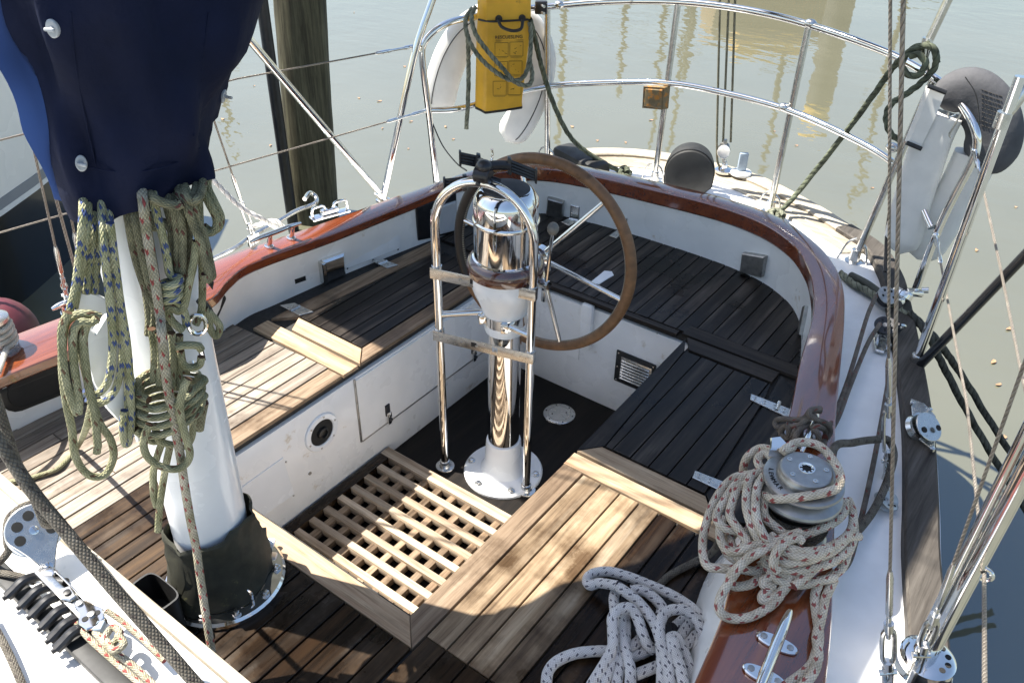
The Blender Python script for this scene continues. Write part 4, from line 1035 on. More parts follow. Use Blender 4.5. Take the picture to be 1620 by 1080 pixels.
hank('halyard_coil', 'olive braided ropes hanging in a dense bundle down the right face of the mast', 'rope_olive', [
    (B_([(75, 90), (95, 300), (140, 560), (200, 760), (260, 900), (330, 1020), (390, 1110)]), .11), (B_([(120, 95), (140, 300), (190, 550), (240, 750), (300, 900), (320, 1040)]), .12),
    (B_([(98, 90), (118, 320), (165, 580), (215, 800), (240, 1000), (235, 1120)]), .10), (B_([(165, 90), (180, 330), (225, 580), (262, 800), (275, 1000), (262, 1130)]), .105),
    (B_([(330, 70), (390, 220), (430, 400), (432, 600), (450, 760), (470, 900)]), .115), (B_([(375, 70), (440, 250), (470, 420), (468, 620), (462, 760), (440, 900)]), .12),
    (B_([(420, 50), (480, 200), (540, 360), (590, 480), (622, 600), (650, 730), (640, 745), (622, 700)]), .135),
    (B_([(225, 110), (280, 190), (350, 222), (430, 240), (470, 225)]), .15), (B_([(610, 0), (606, 110), (575, 190), (530, 212), (490, 180), (470, 120)]), .14),
    (B_([(500, 300), (512, 420), (500, 600), (478, 720), (470, 800)]), .10), (B_([(230, 290), (270, 390), (330, 350), (390, 400), (400, 480)]), .10)], .0068)
hank('halyard_coil', 'pale olive rope hanked in round turns at the middle of the mast with tails below', 'rope_green', [
    (B_([(565, 480), (548, 620), (512, 780), (482, 920), (440, 960), (390, 930), (370, 960), (400, 1030), (470, 1090)]), .13),
    (B_([(605, 120), (650, 220), (702, 330), (690, 405), (640, 425), (596, 395)]), .09), (B_([(582, 190), (590, 400), (602, 600), (606, 800), (598, 960), (560, 1050)]), .09),
    (B_([(620, 940), (650, 1000), (660, 1080), (700, 1130), (725, 1070), (690, 1010), (640, 960)]), .06),
    (C_([(190, 0), (205, 120), (200, 260)]), .13), (C_([(225, 20), (235, 140), (230, 280)]), .135), (C_([(290, 20), (300, 140), (290, 290)]), .13), (C_([(330, 30), (325, 180), (330, 300)]), .125),
    (C_([(180, 480), (150, 560), (168, 640), (235, 690), (310, 704), (365, 675), (382, 620), (355, 520), (332, 400), (350, 300), (375, 250)]), .185),
    (C_([(205, 480), (230, 560), (300, 585)]), .15), (C_([(105, 505), (180, 560), (232, 555), (290, 480)]), .14), (C_([(240, 575), (202, 700), (200, 820), (216, 890)]), .135),
    (C_([(282, 590), (256, 720), (232, 880), (222, 1015)]), .145), (C_([(400, 450), (392, 540), (360, 600)]), .13),
    (C_([(310, 92), (360, 82), (420, 85), (440, 105)]), .16), (C_([(335, 110), (348, 175), (385, 195), (430, 180), (440, 140)]), .15)], .0066)
# round turns of the same bundle
m = MB(); P = []
e1m = Vector((-VH.y, VH.x, 0))
for k in range(64):
    t = k/63; a = 2*PI*4.6*t+2.4
    c = MP(180+284/3.176, 520+(262+200*t)/3.176, .125)
    P.append(c+e1m*(.054*math.cos(a)*(1+.08*math.sin(3*k)))+VH*(.046*math.sin(a))+Vector((0, 0, .006*math.sin(2*a))))
m.tube(P, .0068, 10, 3)
single('gasket_turns', 'four tight rope turns bound round the hanging bundle on the mast', 'rope', m, 'rope_green')
m = MB(); P = []
for k in range(30):
    t = k/29; a = 2*PI*2.6*t
    c = MP(180+392/4.32, 270+(745+130*t)/4.32, .135); P.append(c+e1m*(.013*math.cos(a))+VH*(.013*math.sin(a)))
m.tube([MP(240, 262, .08), MP(241, 290, .10)]+[MP(a, b, .13) for a, b in B_([(276, 200), (290, 280), (330, 430), (362, 580), (385, 710)])]+P+[MP(a, b, .13) for a, b in B_([(430, 900), (480, 960), (500, 1060)])], .0066, 10, 4)
single('knotted_halyard', 'cream rope with blue flecks tied in a small knot on the front of the mast', 'rope', m, 'rope_green_blue')
m = MB(); P = [MP(222, 262, .08), MP(223, 290, .11)]+[MP(a, b, .15) for a, b in B_([(202, 220), (215, 350), (255, 600), (290, 800), (318, 1000)])]+[MP(a, b, .17) for a, b in C_([(240, 10), (265, 250), (300, 450), (335, 640), (355, 780), (385, 960), (412, 1090)])]+[MP(318, 920, .19), MP(330, 1000, .22), MP(345, 1085, .26), MP(352, 1130, .29)]
m.tube(P, .0078, 12, 6); single('topping_lift', 'long cream rope with red flecks hanging straight down past the foot of the mast', 'rope', m, 'rope_red')
m = MB(); m.tube([MP(a, b, .11) for a, b in C_([(452, 370), (440, 430), (428, 505)])], .009, 10); m.tube([MP(a, b, .1) for a, b in C_([(380, 440), (430, 420), (455, 370), (440, 360)])], .007, 10)
single('rope_end', 'dark whipped rope end sticking out beside the round turns on the mast', 'rope', m, 'rope_olive')
m = MB(); m.tube([MP(145, 640, .10), MP(138, 672, .06), Z(122, 708, .45), Z(95, 738, .449), Z(67, 750, .449), Z(23, 761, .449), Z(-20, 760, .449), Z(-60, 750, .449)], .0064, 10)
single('rope_tail', 'thin green rope tail trailing across the sunlit planks of the side bench', 'rope', m, 'rope_green')
# winch handle pocket beside the mast
PKC = Z(248, 944, .53); m = MB(); P0 = Z(232, 945, .47); P1 = Z(290, 912, .55); P2 = Z(318, 962, .60); P3 = Z(275, 1000, .50)
rows = []
for z, k in ((.442, .9), (.50, .95), (.55, 1.0)):
    c = Vector((PKC.x, PKC.y, z)); rows.append([c+Vector((.056*k*math.copysign(abs(math.cos(t))**.5, math.cos(t)), .030*k*math.copysign(abs(math.sin(t))**.5, math.sin(t)), 0)) for t in [2*PI*j/28 for j in range(28)]])
rows += [[p+(Vector((PKC.x, PKC.y, .55))-p)*.08 for p in rows[-1]], [p+(Vector((PKC.x, PKC.y, .55))-p)*.1+Vector((0, 0, -.08)) for p in rows[-1]]]
m.grid(rows, True, True, True); single('handle_pocket', 'open black rubber pocket tucked between the mast foot and the cabin edge', 'pocket', m, 'rubber')

# ================================================================ STERN DECK
m = MB(); c = Z(1085, 312, .53); vd = Vector((c.x-CAM.x, c.y-CAM.y, 0)).normalized(); e = Vector((vd.y, -vd.x, 0)); rows = []
for o, k in ((.09, .80), (.075, .93), (.03, .985), (0, 1), (-.02, .985), (-.034, .94), (-.04, .80), (-.044, .4)):
    ring = []
    for j in range(36):
        a = 2*PI*j/36; x, z = .100*math.cos(a), .118+.100*math.sin(a)
        if z < .10: x = .100*math.copysign(min(1, abs(math.cos(a))*1.0+.25*(.10-z)/.1), math.cos(a)) if abs(math.cos(a)) > .05 else x; z = max(z*.9, 0) if z > 0 else 0
        ring.append(c+e*(x*k*(1 if z > .05 else .93))+vd*o+Vector((0, 0, .1+(z-.1)*k)))
    rows.append(ring)
m.grid(rows, True, True, True)
cd = thing('covered_vent', 'round black canvas covered vent cowl standing on the after deck', 'vent', c)
obj('canvas_hood', m, 'dark_canvas', cd); m = MB()
m.tube([rows[4][j]+vd*-.002 for j in range(36)], .003, 6, 2, closed=True); obj('hood_piping', m, 'rubber', cd)
for a, b in ((1078, 258), (1109, 258)):
    m = MB(); m.tube([D(a-6, b-4, depth(c)-.06), D(a, b, depth(c)-.068), D(a+6, b-3, depth(c)-.06)], .004, 6); obj('hood_fold', m, 'dark_canvas', cd)
m = MB(); c = Z(912, 268, .525); 
m.box(c+Vector((0, .03, .03)), (.30, .12, .075), Matrix.Rotation(-.35, 3, 'Z'), .03); single('deck_box', 'low dark canvas covered box behind the top of the steering wheel', 'box', m, 'dark_canvas')
bt = thing('deck_bitt', 'short blue grey post on a white base at the edge of the stern', 'bitt', Z(1172, 276, .54))
c = Z(1172, 274, .553); m = MB(); m.lathe([(.045, -.003), (.045, .008), (.038, .012), (.02, .013)], 24, c); obj('base', m, 'white_paint', bt)
m = MB(); m.box(c+Vector((.0, 0, .05)), (.038, .02, .085), Matrix.Rotation(.6, 3, 'Z'), .004); obj('post', m, 'blue_paint', bt)
sbk = thing('sheet_block', 'clear cheeked sheet block standing on a chrome swivel at the stern', 'block', Z(1145, 272, .54))
c = Z(1145, 270, .55); m = MB(); m.lathe([(.040, -.004), (.040, .006), (.03, .012), (.014, .016), (.012, .03)], 24, c); m.tube([c+Vector((.008*math.cos(k*1.2), .008*math.sin(k*1.2), .02+k*.003)) for k in range(12)], .002, 6, 2); obj('swivel_base', m, 'chrome', sbk)
c2 = V(1145, 238, c); dv = Vector((c2.x-CAM.x, c2.y-CAM.y, 0)).normalized()
for s in (-.014, .014):
    m = MB(); m.lathe([(.002, -.002), (.026, -.002), (.028, 0), (.026, .002), (.002, .002)], 28, c2+dv*s, dv, ell=(1, 1.15)); obj('cheek', m, 'stainless', sbk)
m = MB(); m.lathe([(.022, -.01), (.018, 0), (.022, .01)], 20, c2, dv); m.box(c2+Vector((0, 0, .035)), (.012, .02, .03), None, .003); m.tube([c2+Vector((0, 0, -.02)), c+Vector((0, 0, .02))], .006, 8, spline=False); obj('sheave', m, 'dull_metal', sbk)
m = MB()
for a, b_, d_ in ((1134, 1139, -.03), (1148, 1153, .0), (1156, 1163, .0)):
    m.tube([V(a if a != 1148 else 1144, 225, c), V(b_, 0, (c.x, c.y-.02)), V(b_+4, -120, (c.x, c.y-.04))], .0050, 8, spline=False)
m.tube([V(1134, 225, c), V(1135, 255, c), V(1141, 268, c)], .005, 8)
single('mizzen_sheet', 'three parts of thin rope running straight up from the stern block', 'rope', m, 'rope_sheet')

# ---- ropes of the stern
def lrope(name, label, P, r, mat, laid=.14, pitch=.03, n=14, sub=8, extra=()):
    m = MB(); m.tube(P, r, n, sub, laid=laid, pitch=pitch)
    for q in extra: m.tube(q, r, n, sub, laid=laid, pitch=pitch)
    return single(name, label, 'rope', m, mat)
bd_ = lambda a, b, o=0: V(a, b, (-.845, .93), o)
lrope('bag_rope', 'weathered three strand rope looped twice round the yellow bag with a hanging tail', [bd_(747, 14, .02), bd_(737, 30, .06), bd_(739, 55, .10), bd_(752, 82, .13), bd_(775, 107, .14), bd_(805, 126, .13), bd_(826, 124, .11), bd_(837, 100, .09), bd_(840, 60, .04), bd_(838, 35, .03)], .0085, 'laid_bag', pitch=.026,
      extra=([bd_(752, 12, .02), bd_(746, 28, .07), bd_(753, 55, .11), bd_(772, 82, .13), bd_(795, 108, .14), bd_(815, 130, .12), bd_(836, 135, .10), bd_(842, 120, .07), bd_(838, 95, .04)], [bd_(740, 55, .06), bd_(741, 90, .03), bd_(741, 140, .03), bd_(738, 204, .03)]))
c1 = Z(985, 270, .555)
P = [bd_(838, 30, .02), V(846, 60, (-.82, 1.0)), V(858, 110, (-.78, 1.06)), V(878, 170, (-.72, 1.12)), V(905, 220, (-.62, 1.2)), V(945, 252, (-.52, 1.27)), V(975, 268, (-.45, 1.31)), Z(985, 272, .55)]
kn = [Z(988+9*math.cos(t)*(1-.04*k), 272+7*math.sin(t), .548+.003*k) for k, t in enumerate([i*1.05 for i in range(13)])]
lrope('mooring_rope', 'green three strand rope drooping from the yellow bag to a knot on the after deck', P+kn, .0098, 'laid_green', pitch=.032)
b0 = Z(1225, 343, .55)
P = [b0, V(1258, 310, (.34, 1.40)), V(1320, 232, (.47, 1.36)), V(1375, 160, (.60, 1.30)), V(1412, 108, (.70, 1.25)), V(1436, 85, (.75, 1.21)), V(1466, 72, (.78, 1.18)), V(1480, 84, (.79, 1.18)), V(1478, 108, (.78, 1.19)), V(1455, 133, (.755, 1.185)), V(1432, 150, (.74, 1.18)), V(1410, 165, (.72, 1.17)), V(1402, 185, (.72, 1.17)), V(1407, 208, (.73, 1.17)), V(1418, 219, (.735, 1.17)), V(1427, 222, (.735, 1.17))]
P2 = [V(1441, 90, (.75, 1.17)), V(1452, 86, (.76, 1.16)), V(1463, 97, (.77, 1.16)), V(1460, 112, (.77, 1.16)), V(1446, 121, (.755, 1.16)), V(1432, 114, (.74, 1.17)), V(1427, 100, (.74, 1.18)), V(1440, 80, (.75, 1.19)), V(1462, 72, (.77, 1.2)), V(1478, 78, (.78, 1.21)), V(1482, 100, (.78, 1.21))]
lrope('mooring_rope', 'dark green rope rising from a stern post foot and hitched over the top rail', P, .0098, 'laid_green', pitch=.032, extra=(P2,))
kn = [Z(1227+15*math.cos(t)*(.6+.4*math.sin(t*.37)), 341+9*math.sin(t), .545+.002*k) for k, t in enumerate([i*.9 for i in range(22)])]
lrope('rope_knot', 'heap of rope turns knotted round the foot of the stern post', kn, .0085, 'laid_bag', pitch=.026)
# cord below the left end
m = MB(); m.tube([V(682, 190, (-.93, .745)), V(700, 230, (-.9, .72)), V(722, 258, (-.8, .6)), V(738, 270, (-.7, .5))], .0028, 6); single('lashing_line', 'thin black cord running down from the stern rail behind the wheel', 'cord', m, 'rubber')

# ================================================================ RIGHT SIDE DECK
wn = thing('sheet_winch', 'grey self tailing winch with a grooved crown rising out of a heap of rope', 'winch', (1.012, -.335, .642))
wc = Vector((1.012, -.335, .645)); ax = (0, 0, 1)
m = MB(); m.lathe([(.078, 0), (.078, .012), (.070, .02), (.062, .022)], 40, wc); obj('base', m, 'dull_metal', wn)
m = MB(); m.lathe([(.060, .02), (.052, .05), (.050, .08), (.054, .105), (.066, .118)], 40, wc); obj('drum', m, 'dull_metal', wn)
m = MB(); m.lathe([(.066, .118), (.084, .124), (.086, .130), (.084, .135), (.066, .146), (.060, .148)], 48, wc, cap0=True); obj('lower_jaw', m, 'cap_grey', wn)
m = MB(); m.lathe([(.060, .148), (.078, .158), (.081, .163), (.080, .168), (.074, .171), (.055, .172)], 48, wc); jw = obj('upper_jaw', m, 'cap_grey', wn)
m = MB(); m.mat('cap_grey'); m.lathe([(.056, .170), (.056, .182), (.054, .185), (.0535, .186), (.052, .192), (.049, .1945), (.017, .1955)], 48, wc, cap1=False); m.mat('chrome'); m.lathe([(.017, .1955), (.0165, .197), (.014, .197), (.0125, .194)], 28, wc, cap0=False, cap1=False); m.mat('dark_hole'); m.lathe([(.0135, .1925), (.001, .1926)], 20, wc)
m.mat('stainless')
for k in range(5):
    a = k*2*PI/5+.5; p = wc+Vector((.038*math.cos(a), .038*math.sin(a), .1945)); m.lathe([(.0052, 0), (.0052, .0022), (.003, .0024), (.0028, .0008), (.0005, .0008)], 14, p)
m.mat('chrome')
for k in range(8):
    a = k*PI/4; m.box(wc+Vector((.0115*math.cos(a), .0115*math.sin(a), .1945)), (.005, .0045, .003), Matrix.Rotation(a, 3, 'Z'), .0005)
obj('top_cap', m, None, wn)
tm = MB()
cd0 = math.atan2((Z(1236, 760, .81)-wc).y, (Z(1236, 760, .81)-wc).x)
for k, chx in enumerate('LEWMAR'):
    a = cd0-.42+.168*k; rd = Vector((math.cos(a), math.sin(a), 0)); tg = Vector((-math.sin(a), math.cos(a), 0))
    text_mesh(tm, chx, wc+rd*.0665+Vector((0, 0, .1722)), tg, -rd, .014, .0006, 'rubber')
obj('lettering', tm, None, jw)
m = MB(); p = [Z(*q, .815) for q in ((1216, 703), (1232, 701), (1247, 717), (1250, 724), (1215, 722))]; m.prism(p, (0, 0, 1), .022, .003); obj('feeder_arm', m, 'chrome', wn)
# dark turns on the drum
m = MB(); P = []
for k in range(70):
    t = k/69; a = 2*PI*3.3*t+1.0; P.append(wc+Vector((.066*math.cos(a), .066*math.sin(a), .034+.062*t)))
m.tube(P, .0088, 10, 2)
m.tube([wc+Vector((.07, .02, .10)), Z(1318, 712, .72), Z(1350, 700, .66), Z(1385, 695, .62), Z(1405, 696, .60), Z(1414, 720, .59), Z(1402, 765, .57), Z(1380, 810, .57), Z(1352, 845, .6), Z(1330, 868, .64)], .0095, 12, 6)
single('jib_sheet', 'thick grey rope wound round the winch drum and led outboard to the shroud foot', 'rope', m, 'rope_grey')

def G_(l): return zl(l, 1100, 680, 3.6)
random.seed(5)
pile = [
 ([(560, 95), (500, 120), (560, 78), (640, 70), (720, 100), (790, 180), (825, 260), (810, 325), (740, 355), (600, 380), (450, 392), (375, 372), (340, 430), (345, 520), (380, 600)], [.84, .84, .845, .845, .845, .842, .838, .835, .832, .825, .80, .77, .75, .735, .72]),
 ([(475, 130), (420, 110), (365, 105), (300, 150), (275, 210), (272, 260)], [.81, .80, .785, .77, .74, .70]),
 ([(440, 200), (430, 150), (385, 135), (355, 170), (375, 215), (420, 215)], [.80, .80, .795, .79, .785, .78]),
 ([(400, 235), (320, 250), (215, 275), (130, 370), (75, 490), (42, 640), (62, 765), (150, 787), (250, 790), (340, 803), (385, 770), (370, 740)], [.765, .76, .75, .73, .71, .69, .685, .69, .69, .685, .685, .69]),
 ([(350, 240), (240, 300), (155, 420), (120, 500), (170, 560), (255, 575), (320, 600)], [.775, .765, .745, .735, .735, .73, .72]),
 ([(340, 290), (250, 330), (208, 420), (200, 495), (250, 570), (300, 640), (330, 690)], [.775, .77, .76, .75, .745, .735, .72]),
 ([(380, 240), (310, 275), (290, 420), (315, 530), (365, 640), (340, 660), (280, 660), (240, 705), (245, 730)], [.785, .785, .78, .765, .745, .735, .73, .72, .71]),
 ([(390, 260), (350, 340), (345, 480), (385, 590), (440, 650)], [.79, .79, .78, .765, .75]),
 ([(400, 380), (388, 450), (410, 510), (480, 570), (560, 640)], [.78, .77, .76, .75, .735]),
 ([(605, 580), (540, 600), (470, 625), (350, 652), (250, 690), (190, 690), (150, 640), (138, 575), (160, 500)], [.765, .76, .755, .745, .73, .72, .72, .725, .73]),
 ([(615, 640), (580, 615), (520, 635), (465, 690), (445, 760), (465, 800)], [.765, .77, .77, .765, .75, .735]),
 ([(870, 395), (897, 470), (890, 560), (830, 630), (720, 680), (600, 690), (510, 655), (430, 600)], [.72, .715, .715, .725, .745, .755, .755, .75]),
 ([(850, 400), (845, 470), (780, 530), (690, 570), (600, 600), (500, 590)], [.74, .735, .74, .745, .745, .74]),
 ([(935, 605), (880, 610), (810, 650), (740, 720), (650, 815), (560, 890)], [.69, .70, .71, .715, .71, .70]),
 ([(810, 640), (720, 700), (600, 720), (500, 690), (400, 620)], [.735, .745, .75, .745, .74]),
 ([(875, 680), (800, 740), (680, 785), (560, 800), (470, 770), (395, 710)], [.70, .71, .715, .715, .71, .71]),
 ([(795, 838), (700, 860), (590, 880), (470, 850), (410, 780), (395, 730)], [.68, .685, .69, .695, .70, .705]),
 ([(390, 860), (440, 865), (430, 900), (385, 935), (385, 970), (440, 955), (510, 890), (545, 800), (530, 740), (505, 735)], [.68, .68, .675, .672, .668, .67, .685, .71, .73, .74]),
 ([(400, 690), (330, 705), (260, 770), (190, 870), (140, 960), (142, 1035), (210, 1072), (320, 1060), (440, 990), (520, 890)], [.74, .74, .735, .71, .69, .675, .665, .665, .668, .675]),
 ([(520, 640), (400, 680), (310, 725), (225, 800), (195, 850), (230, 890), (330, 870), (390, 800)], [.755, .755, .745, .72, .70, .685, .68, .68]),
 ([(900, 500), (905, 600), (870, 700), (830, 790), (760, 840)], [.69, .69, .68, .675, .67]),
 ([(170, 590), (170, 680), (240, 740), (330, 700)], [.70, .69, .69, .69]),
 ([(230, 560), (200, 620), (235, 690), (320, 640)], [.715, .71, .71, .70]),
 ([(420, 640), (500, 750), (640, 740), (780, 690), (880, 600)], [.73, .735, .735, .725, .71]),
 ([(640, 830), (540, 830), (450, 830), (390, 855), (390, 880), (450, 890)], [.70, .70, .695, .69, .685, .68]),
 ([(700, 880), (680, 950), (690, 1060), (705, 1160), (690, 1260), (640, 1360), (480, 1480)], [.67, .66, .657, .657, .657, .657, .657]),
 ([(790, 850), (740, 960), (715, 1080), (690, 1180), (700, 1290), (660, 1400), (560, 1500)], [.67, .662, .66, .66, .666, .666, .66])]
m = MB()
for pts, zs in pile:
    m.tube([Z(a, b, z) for (a, b), z in zip(G_(pts), zs)], .0092, 12, 7)
single('sheet_heap', 'heap of cream rope with red flecks tumbled over the winch and the varnished cap', 'rope', m, 'rope_winch')
# white coil on the bridge deck
def H_(l): return zl(l, 860, 880, 5.4)
coil = [
 ([(640, 250), (480, 225), (400, 245), (370, 200), (420, 145), (560, 128), (720, 170), (900, 240), (1080, 320), (1230, 410), (1330, 500), (1380, 620), (1370, 740), (1330, 850), (1250, 950), (1180, 1100)], [.50, .475, .462, .458, .458, .46, .462, .465, .468, .472, .478, .482, .48, .475, .47, .465]),
 ([(640, 260), (700, 300), (790, 370), (880, 470), (960, 600), (1010, 760), (1050, 900), (1080, 1100)], [.50, .505, .505, .505, .507, .515, .51, .50]),
 ([(740, 285), (850, 290), (940, 350), (1010, 430), (1000, 500)], [.485, .488, .486, .482, .478]),
 ([(20, 1110), (40, 980), (120, 890), (260, 830), (400, 810), (520, 805), (600, 815), (700, 850), (800, 840), (930, 780)], [.462, .458, .456, .456, .457, .458, .458, .458, .458, .458]),
 ([(400, 1110), (480, 980), (540, 880), (590, 760), (590, 620), (590, 520), (650, 450), (740, 440), (800, 520), (840, 640), (880, 740), (940, 800)], [.48, .485, .49, .50, .51, .52, .522, .52, .512, .50, .485, .47]),
 ([(500, 1110), (560, 960), (620, 800), (620, 640), (610, 480), (600, 370), (610, 310)], [.478, .48, .48, .48, .475, .47, .462]),
 ([(620, 1110), (650, 940), (690, 780), (700, 600), (690, 480)], [.476, .478, .48, .482, .48]),
 ([(740, 1110), (740, 960), (700, 800), (670, 660), (680, 520)], [.49, .49, .49, .49, .488]),
 ([(780, 1010), (860, 980), (960, 940), (1000, 930)], [.468, .468, .468, .468]),
 ([(1010, 1110), (1010, 900), (1000, 740), (990, 600), (1030, 490), (1120, 450), (1230, 470), (1320, 560), (1360, 700), (1340, 850)], [.49, .50, .51, .515, .515, .512, .508, .50, .49, .48]),
 ([(1090, 1110), (1080, 940), (1085, 780), (1080, 700), (1130, 690), (1180, 780), (1230, 900), (1280, 1110)], [.50, .51, .515, .51, .505, .50, .495, .49]),
 ([(1200, 1110), (1170, 960), (1130, 820), (1110, 720)], [.52, .52, .52, .518]),
 ([(1160, 700), (1210, 620), (1250, 570), (1200, 540), (1120, 600)], [.475, .47, .466, .462, .46]), ([(1180, 790), (1260, 720), (1300, 670)], [.475, .47, .465]),
 ([(720, 790), (790, 740), (830, 700)], [.47, .468, .465]), ([(1330, 1110), (1290, 990), (1340, 880)], [.48, .48, .48])]
m = MB()
for pts, zs in coil: m.tube([Z(a, b, z) for (a, b), z in zip(H_(pts), zs)], .0118, 12, 8)
single('white_rope_coil', 'thick soft white rope with dark flecks piled loosely on the shaded teak deck', 'rope', m, 'rope_white')
m = MB(); m.tube([Z(1040, 928, .452), Z(1062, 908, .45), Z(1100, 888, .455), Z(1128, 872, .48), Z(1140, 850, .56)], .009, 10); single('rope_lead', 'grey rope lying on the dark deck between the white coil and the winch', 'rope', m, 'rope_grey')

def cleat(label, a, b, z, h, feet, mat='chrome', r=.0085, pad_=(.05, .022)):
    """a,b horn tips ; feet two plan points"""
    mid = (Vector(a)+Vector(b))/2; t = thing('deck_cleat', label, 'cleat', (mid.x, mid.y, z))
    d = (Vector(b)-Vector(a)).normalized(); side = Vector((-d.y, d.x, 0)).normalized()
    A0, B0 = Vector(a), Vector(b); m = MB()
    m.tube([A0, A0.lerp(B0, .2)+Vector((0, 0, .003)), A0.lerp(B0, .5)+Vector((0, 0, .002)), A0.lerp(B0, .8)+Vector((0, 0, .003)), B0], r, 14, 6, rfun=lambda t: .55+.55*math.sin(PI*t)**.6); obj('horn', m, mat, t)
    for f in feet:
        f = Vector(f); m = MB(); m.mat(mat)
        pr = A0.lerp(B0, max(.15, min(.85, (f-A0).dot(B0-A0)/(B0-A0).length_squared)))
        m.tube([Vector((f.x, f.y, z)), Vector((f.x, f.y, z)).lerp(pr, .6), pr], r*.9, 12, 4, rfun=lambda t: 1.4-.5*t)
        c = Vector((f.x, f.y, z)); pts = []
        for k in range(24):
            q = 2*PI*k/24; pts.append(c+side*(pad_[0]*math.copysign(abs(math.cos(q))**.8, math.cos(q)))+d*(pad_[1]*math.sin(q)))
        m.prism(pts, (0, 0, 1), .006, .002); m.mat('dull_metal')
        for s in (-1, 1): m.lathe([(.0065, .005), (.0065, .0075), (.001, .008)], 12, c+side*(s*pad_[0]*.62))
        obj('foot', m, None, t)
    return t
cleat('large chrome cleat on the varnished cap below the heap of cream rope', Z(1250, 966, .705), Z(1196, 1100, .715), .652, .06, [Z(1229, 1016, .655), Z(1209, 1068, .655)], r=.0095, pad_=(.040, .016))
cleat('chrome horn cleat on the orange varnished rail beyond the mast', Z(396, 383, .695), Z(476, 353, .695), CAPZ+.002, .05, [Z(426, 390, .642), Z(461, 377, .642)], r=.0078, pad_=(.020, .014))
cleat('chrome cleat on the varnished rail half hidden by the hanging green ropes', Z(82, 489, .68), Z(150, 462, .69), CAPZ+.002, .05, [Z(104, 495, .642), Z(140, 480, .642)], r=.0085, pad_=(.02, .014))
m = MB(); a, b = Z(492, 347, .56), Z(551, 331, .56); d = (b-a).normalized()
m.box((a+b)/2, ((b-a).length, .045, .008), Matrix.Rotation(math.atan2(d.y, d.x), 3, 'Z'), .003)
for t0, t1 in ((.05, .38), (.62, .97)):
    p, q = a.lerp(b, t0), a.lerp(b, t1); m.tube([p, p+Vector((0, 0, .03)), p.lerp(q, .2)+Vector((0, 0, .042)), p.lerp(q, .8)+Vector((0, 0, .042)), q+Vector((0, 0, .03)), q], .006, 8)
m.box(a.lerp(b, .5)+Vector((0, 0, .015)), (.07, .03, .02), Matrix.Rotation(math.atan2(d.y, d.x), 3, 'Z'), .006)
single('fairlead_chock', 'chrome roller fairlead on the outer edge of the orange rail near the piling', 'fairlead', m, 'chrome')

# ---- knot of old rope on a cap cleat
kc = cleat('small chrome cleat on the dark varnished cap buried under old knotted rope', Z(1294, 655, .70), Z(1268, 715, .70), .652, .05, [Z(1287, 672, .642), Z(1277, 697, .642)], r=.007, pad_=(.018, .012))
def K_(l): return zl(l, 1180, 600, 5.4)
m = MB()
for pts, zs in (
 ([(690, 480), (660, 400), (560, 380), (460, 430), (420, 520), (470, 560)], [.66, .69, .70, .70, .68, .66]), ([(640, 270), (560, 265), (500, 330), (420, 345), (330, 335), (260, 350), (260, 400), (330, 400), (400, 380)], [.72, .725, .715, .70, .69, .675, .665, .67, .68]),
 ([(270, 400), (310, 470), (320, 510), (300, 450), (340, 400), (440, 400), (520, 340), (600, 300)], [.66, .65, .645, .66, .68, .70, .72, .73]), ([(440, 420), (400, 480), (410, 540), (460, 500), (470, 420)], [.70, .68, .66, .67, .69]),
 ([(580, 420), (620, 480), (610, 560), (560, 540), (540, 450), (600, 400), (660, 420)], [.71, .70, .67, .66, .69, .715, .70]), ([(350, 380), (370, 440), (360, 500), (310, 480)], [.69, .68, .66, .655]), ([(690, 500), (720, 440), (690, 380), (600, 340), (540, 300), (560, 260), (640, 250)], [.66, .675, .70, .72, .735, .74, .735])):
    m.tube([Z(a, b, z) for (a, b), z in zip(K_(pts), zs)], .0072, 10, 6)
single('old_rope_knot', 'tangle of weathered grey rope turned up on the dark varnished cap', 'rope', m, 'rope_thin')
m = MB()
for P in ([Z(1386, 468, .60), Z(1372, 500, .60), Z(1345, 590, .60), Z(1325, 645, .62), Z(1305, 690, .67)], [Z(1392, 512, .59), Z(1372, 545, .59), Z(1345, 610, .60), Z(1326, 660, .62), Z(1300, 705, .66)],
          [Z(1405, 605, .57), Z(1392, 680, .56), Z(1374, 770, .56), Z(1355, 850, .57), Z(1342, 890, .60), Z(1320, 910, .64)]):
    m.tube(P, .0066, 10, 8)
single('furling_lines', 'thin grey lines led along the white side deck to the knotted cleat', 'rope', m, 'rope_thin')
lrope('anchor_warp', 'pair of dark three strand ropes hanging over the side towards the water', [Z(1445, 500, .55), Z(1475, 530, .53), Z(1500, 562, .44), Z(1532, 610, .28), Z(1575, 680, .10), Z(1625, 752, -.08), Z(1660, 800, -.2)], .0115, 'laid_dark', pitch=.036, extra=([Z(1440, 495, .56), Z(1468, 530, .53), Z(1488, 570, .44), Z(1522, 636, .26), Z(1565, 712, .08), Z(1610, 785, -.10), Z(1650, 850, -.25)],))
m = MB(); m.tube([Z(1345, 437, .545), Z(1370, 450, .548), Z(1392, 466, .55)], .017, 12); h_ = m
m = MB(); m.tube([Z(1330, 432, .54), Z(1350, 449, .545), Z(1375, 462, .55), Z(1400, 480, .55), Z(1440, 500, .55)], .0115, 14, 8, laid=.14, pitch=.036)
cw_ = thing('mooring_line', 'pale three strand rope crossing the deck inside a dark rubber hose', 'rope', Z(1370, 455, .53)); obj('rope', m, 'laid_bag', cw_); obj('chafe_hose', h_, 'hose', cw_)

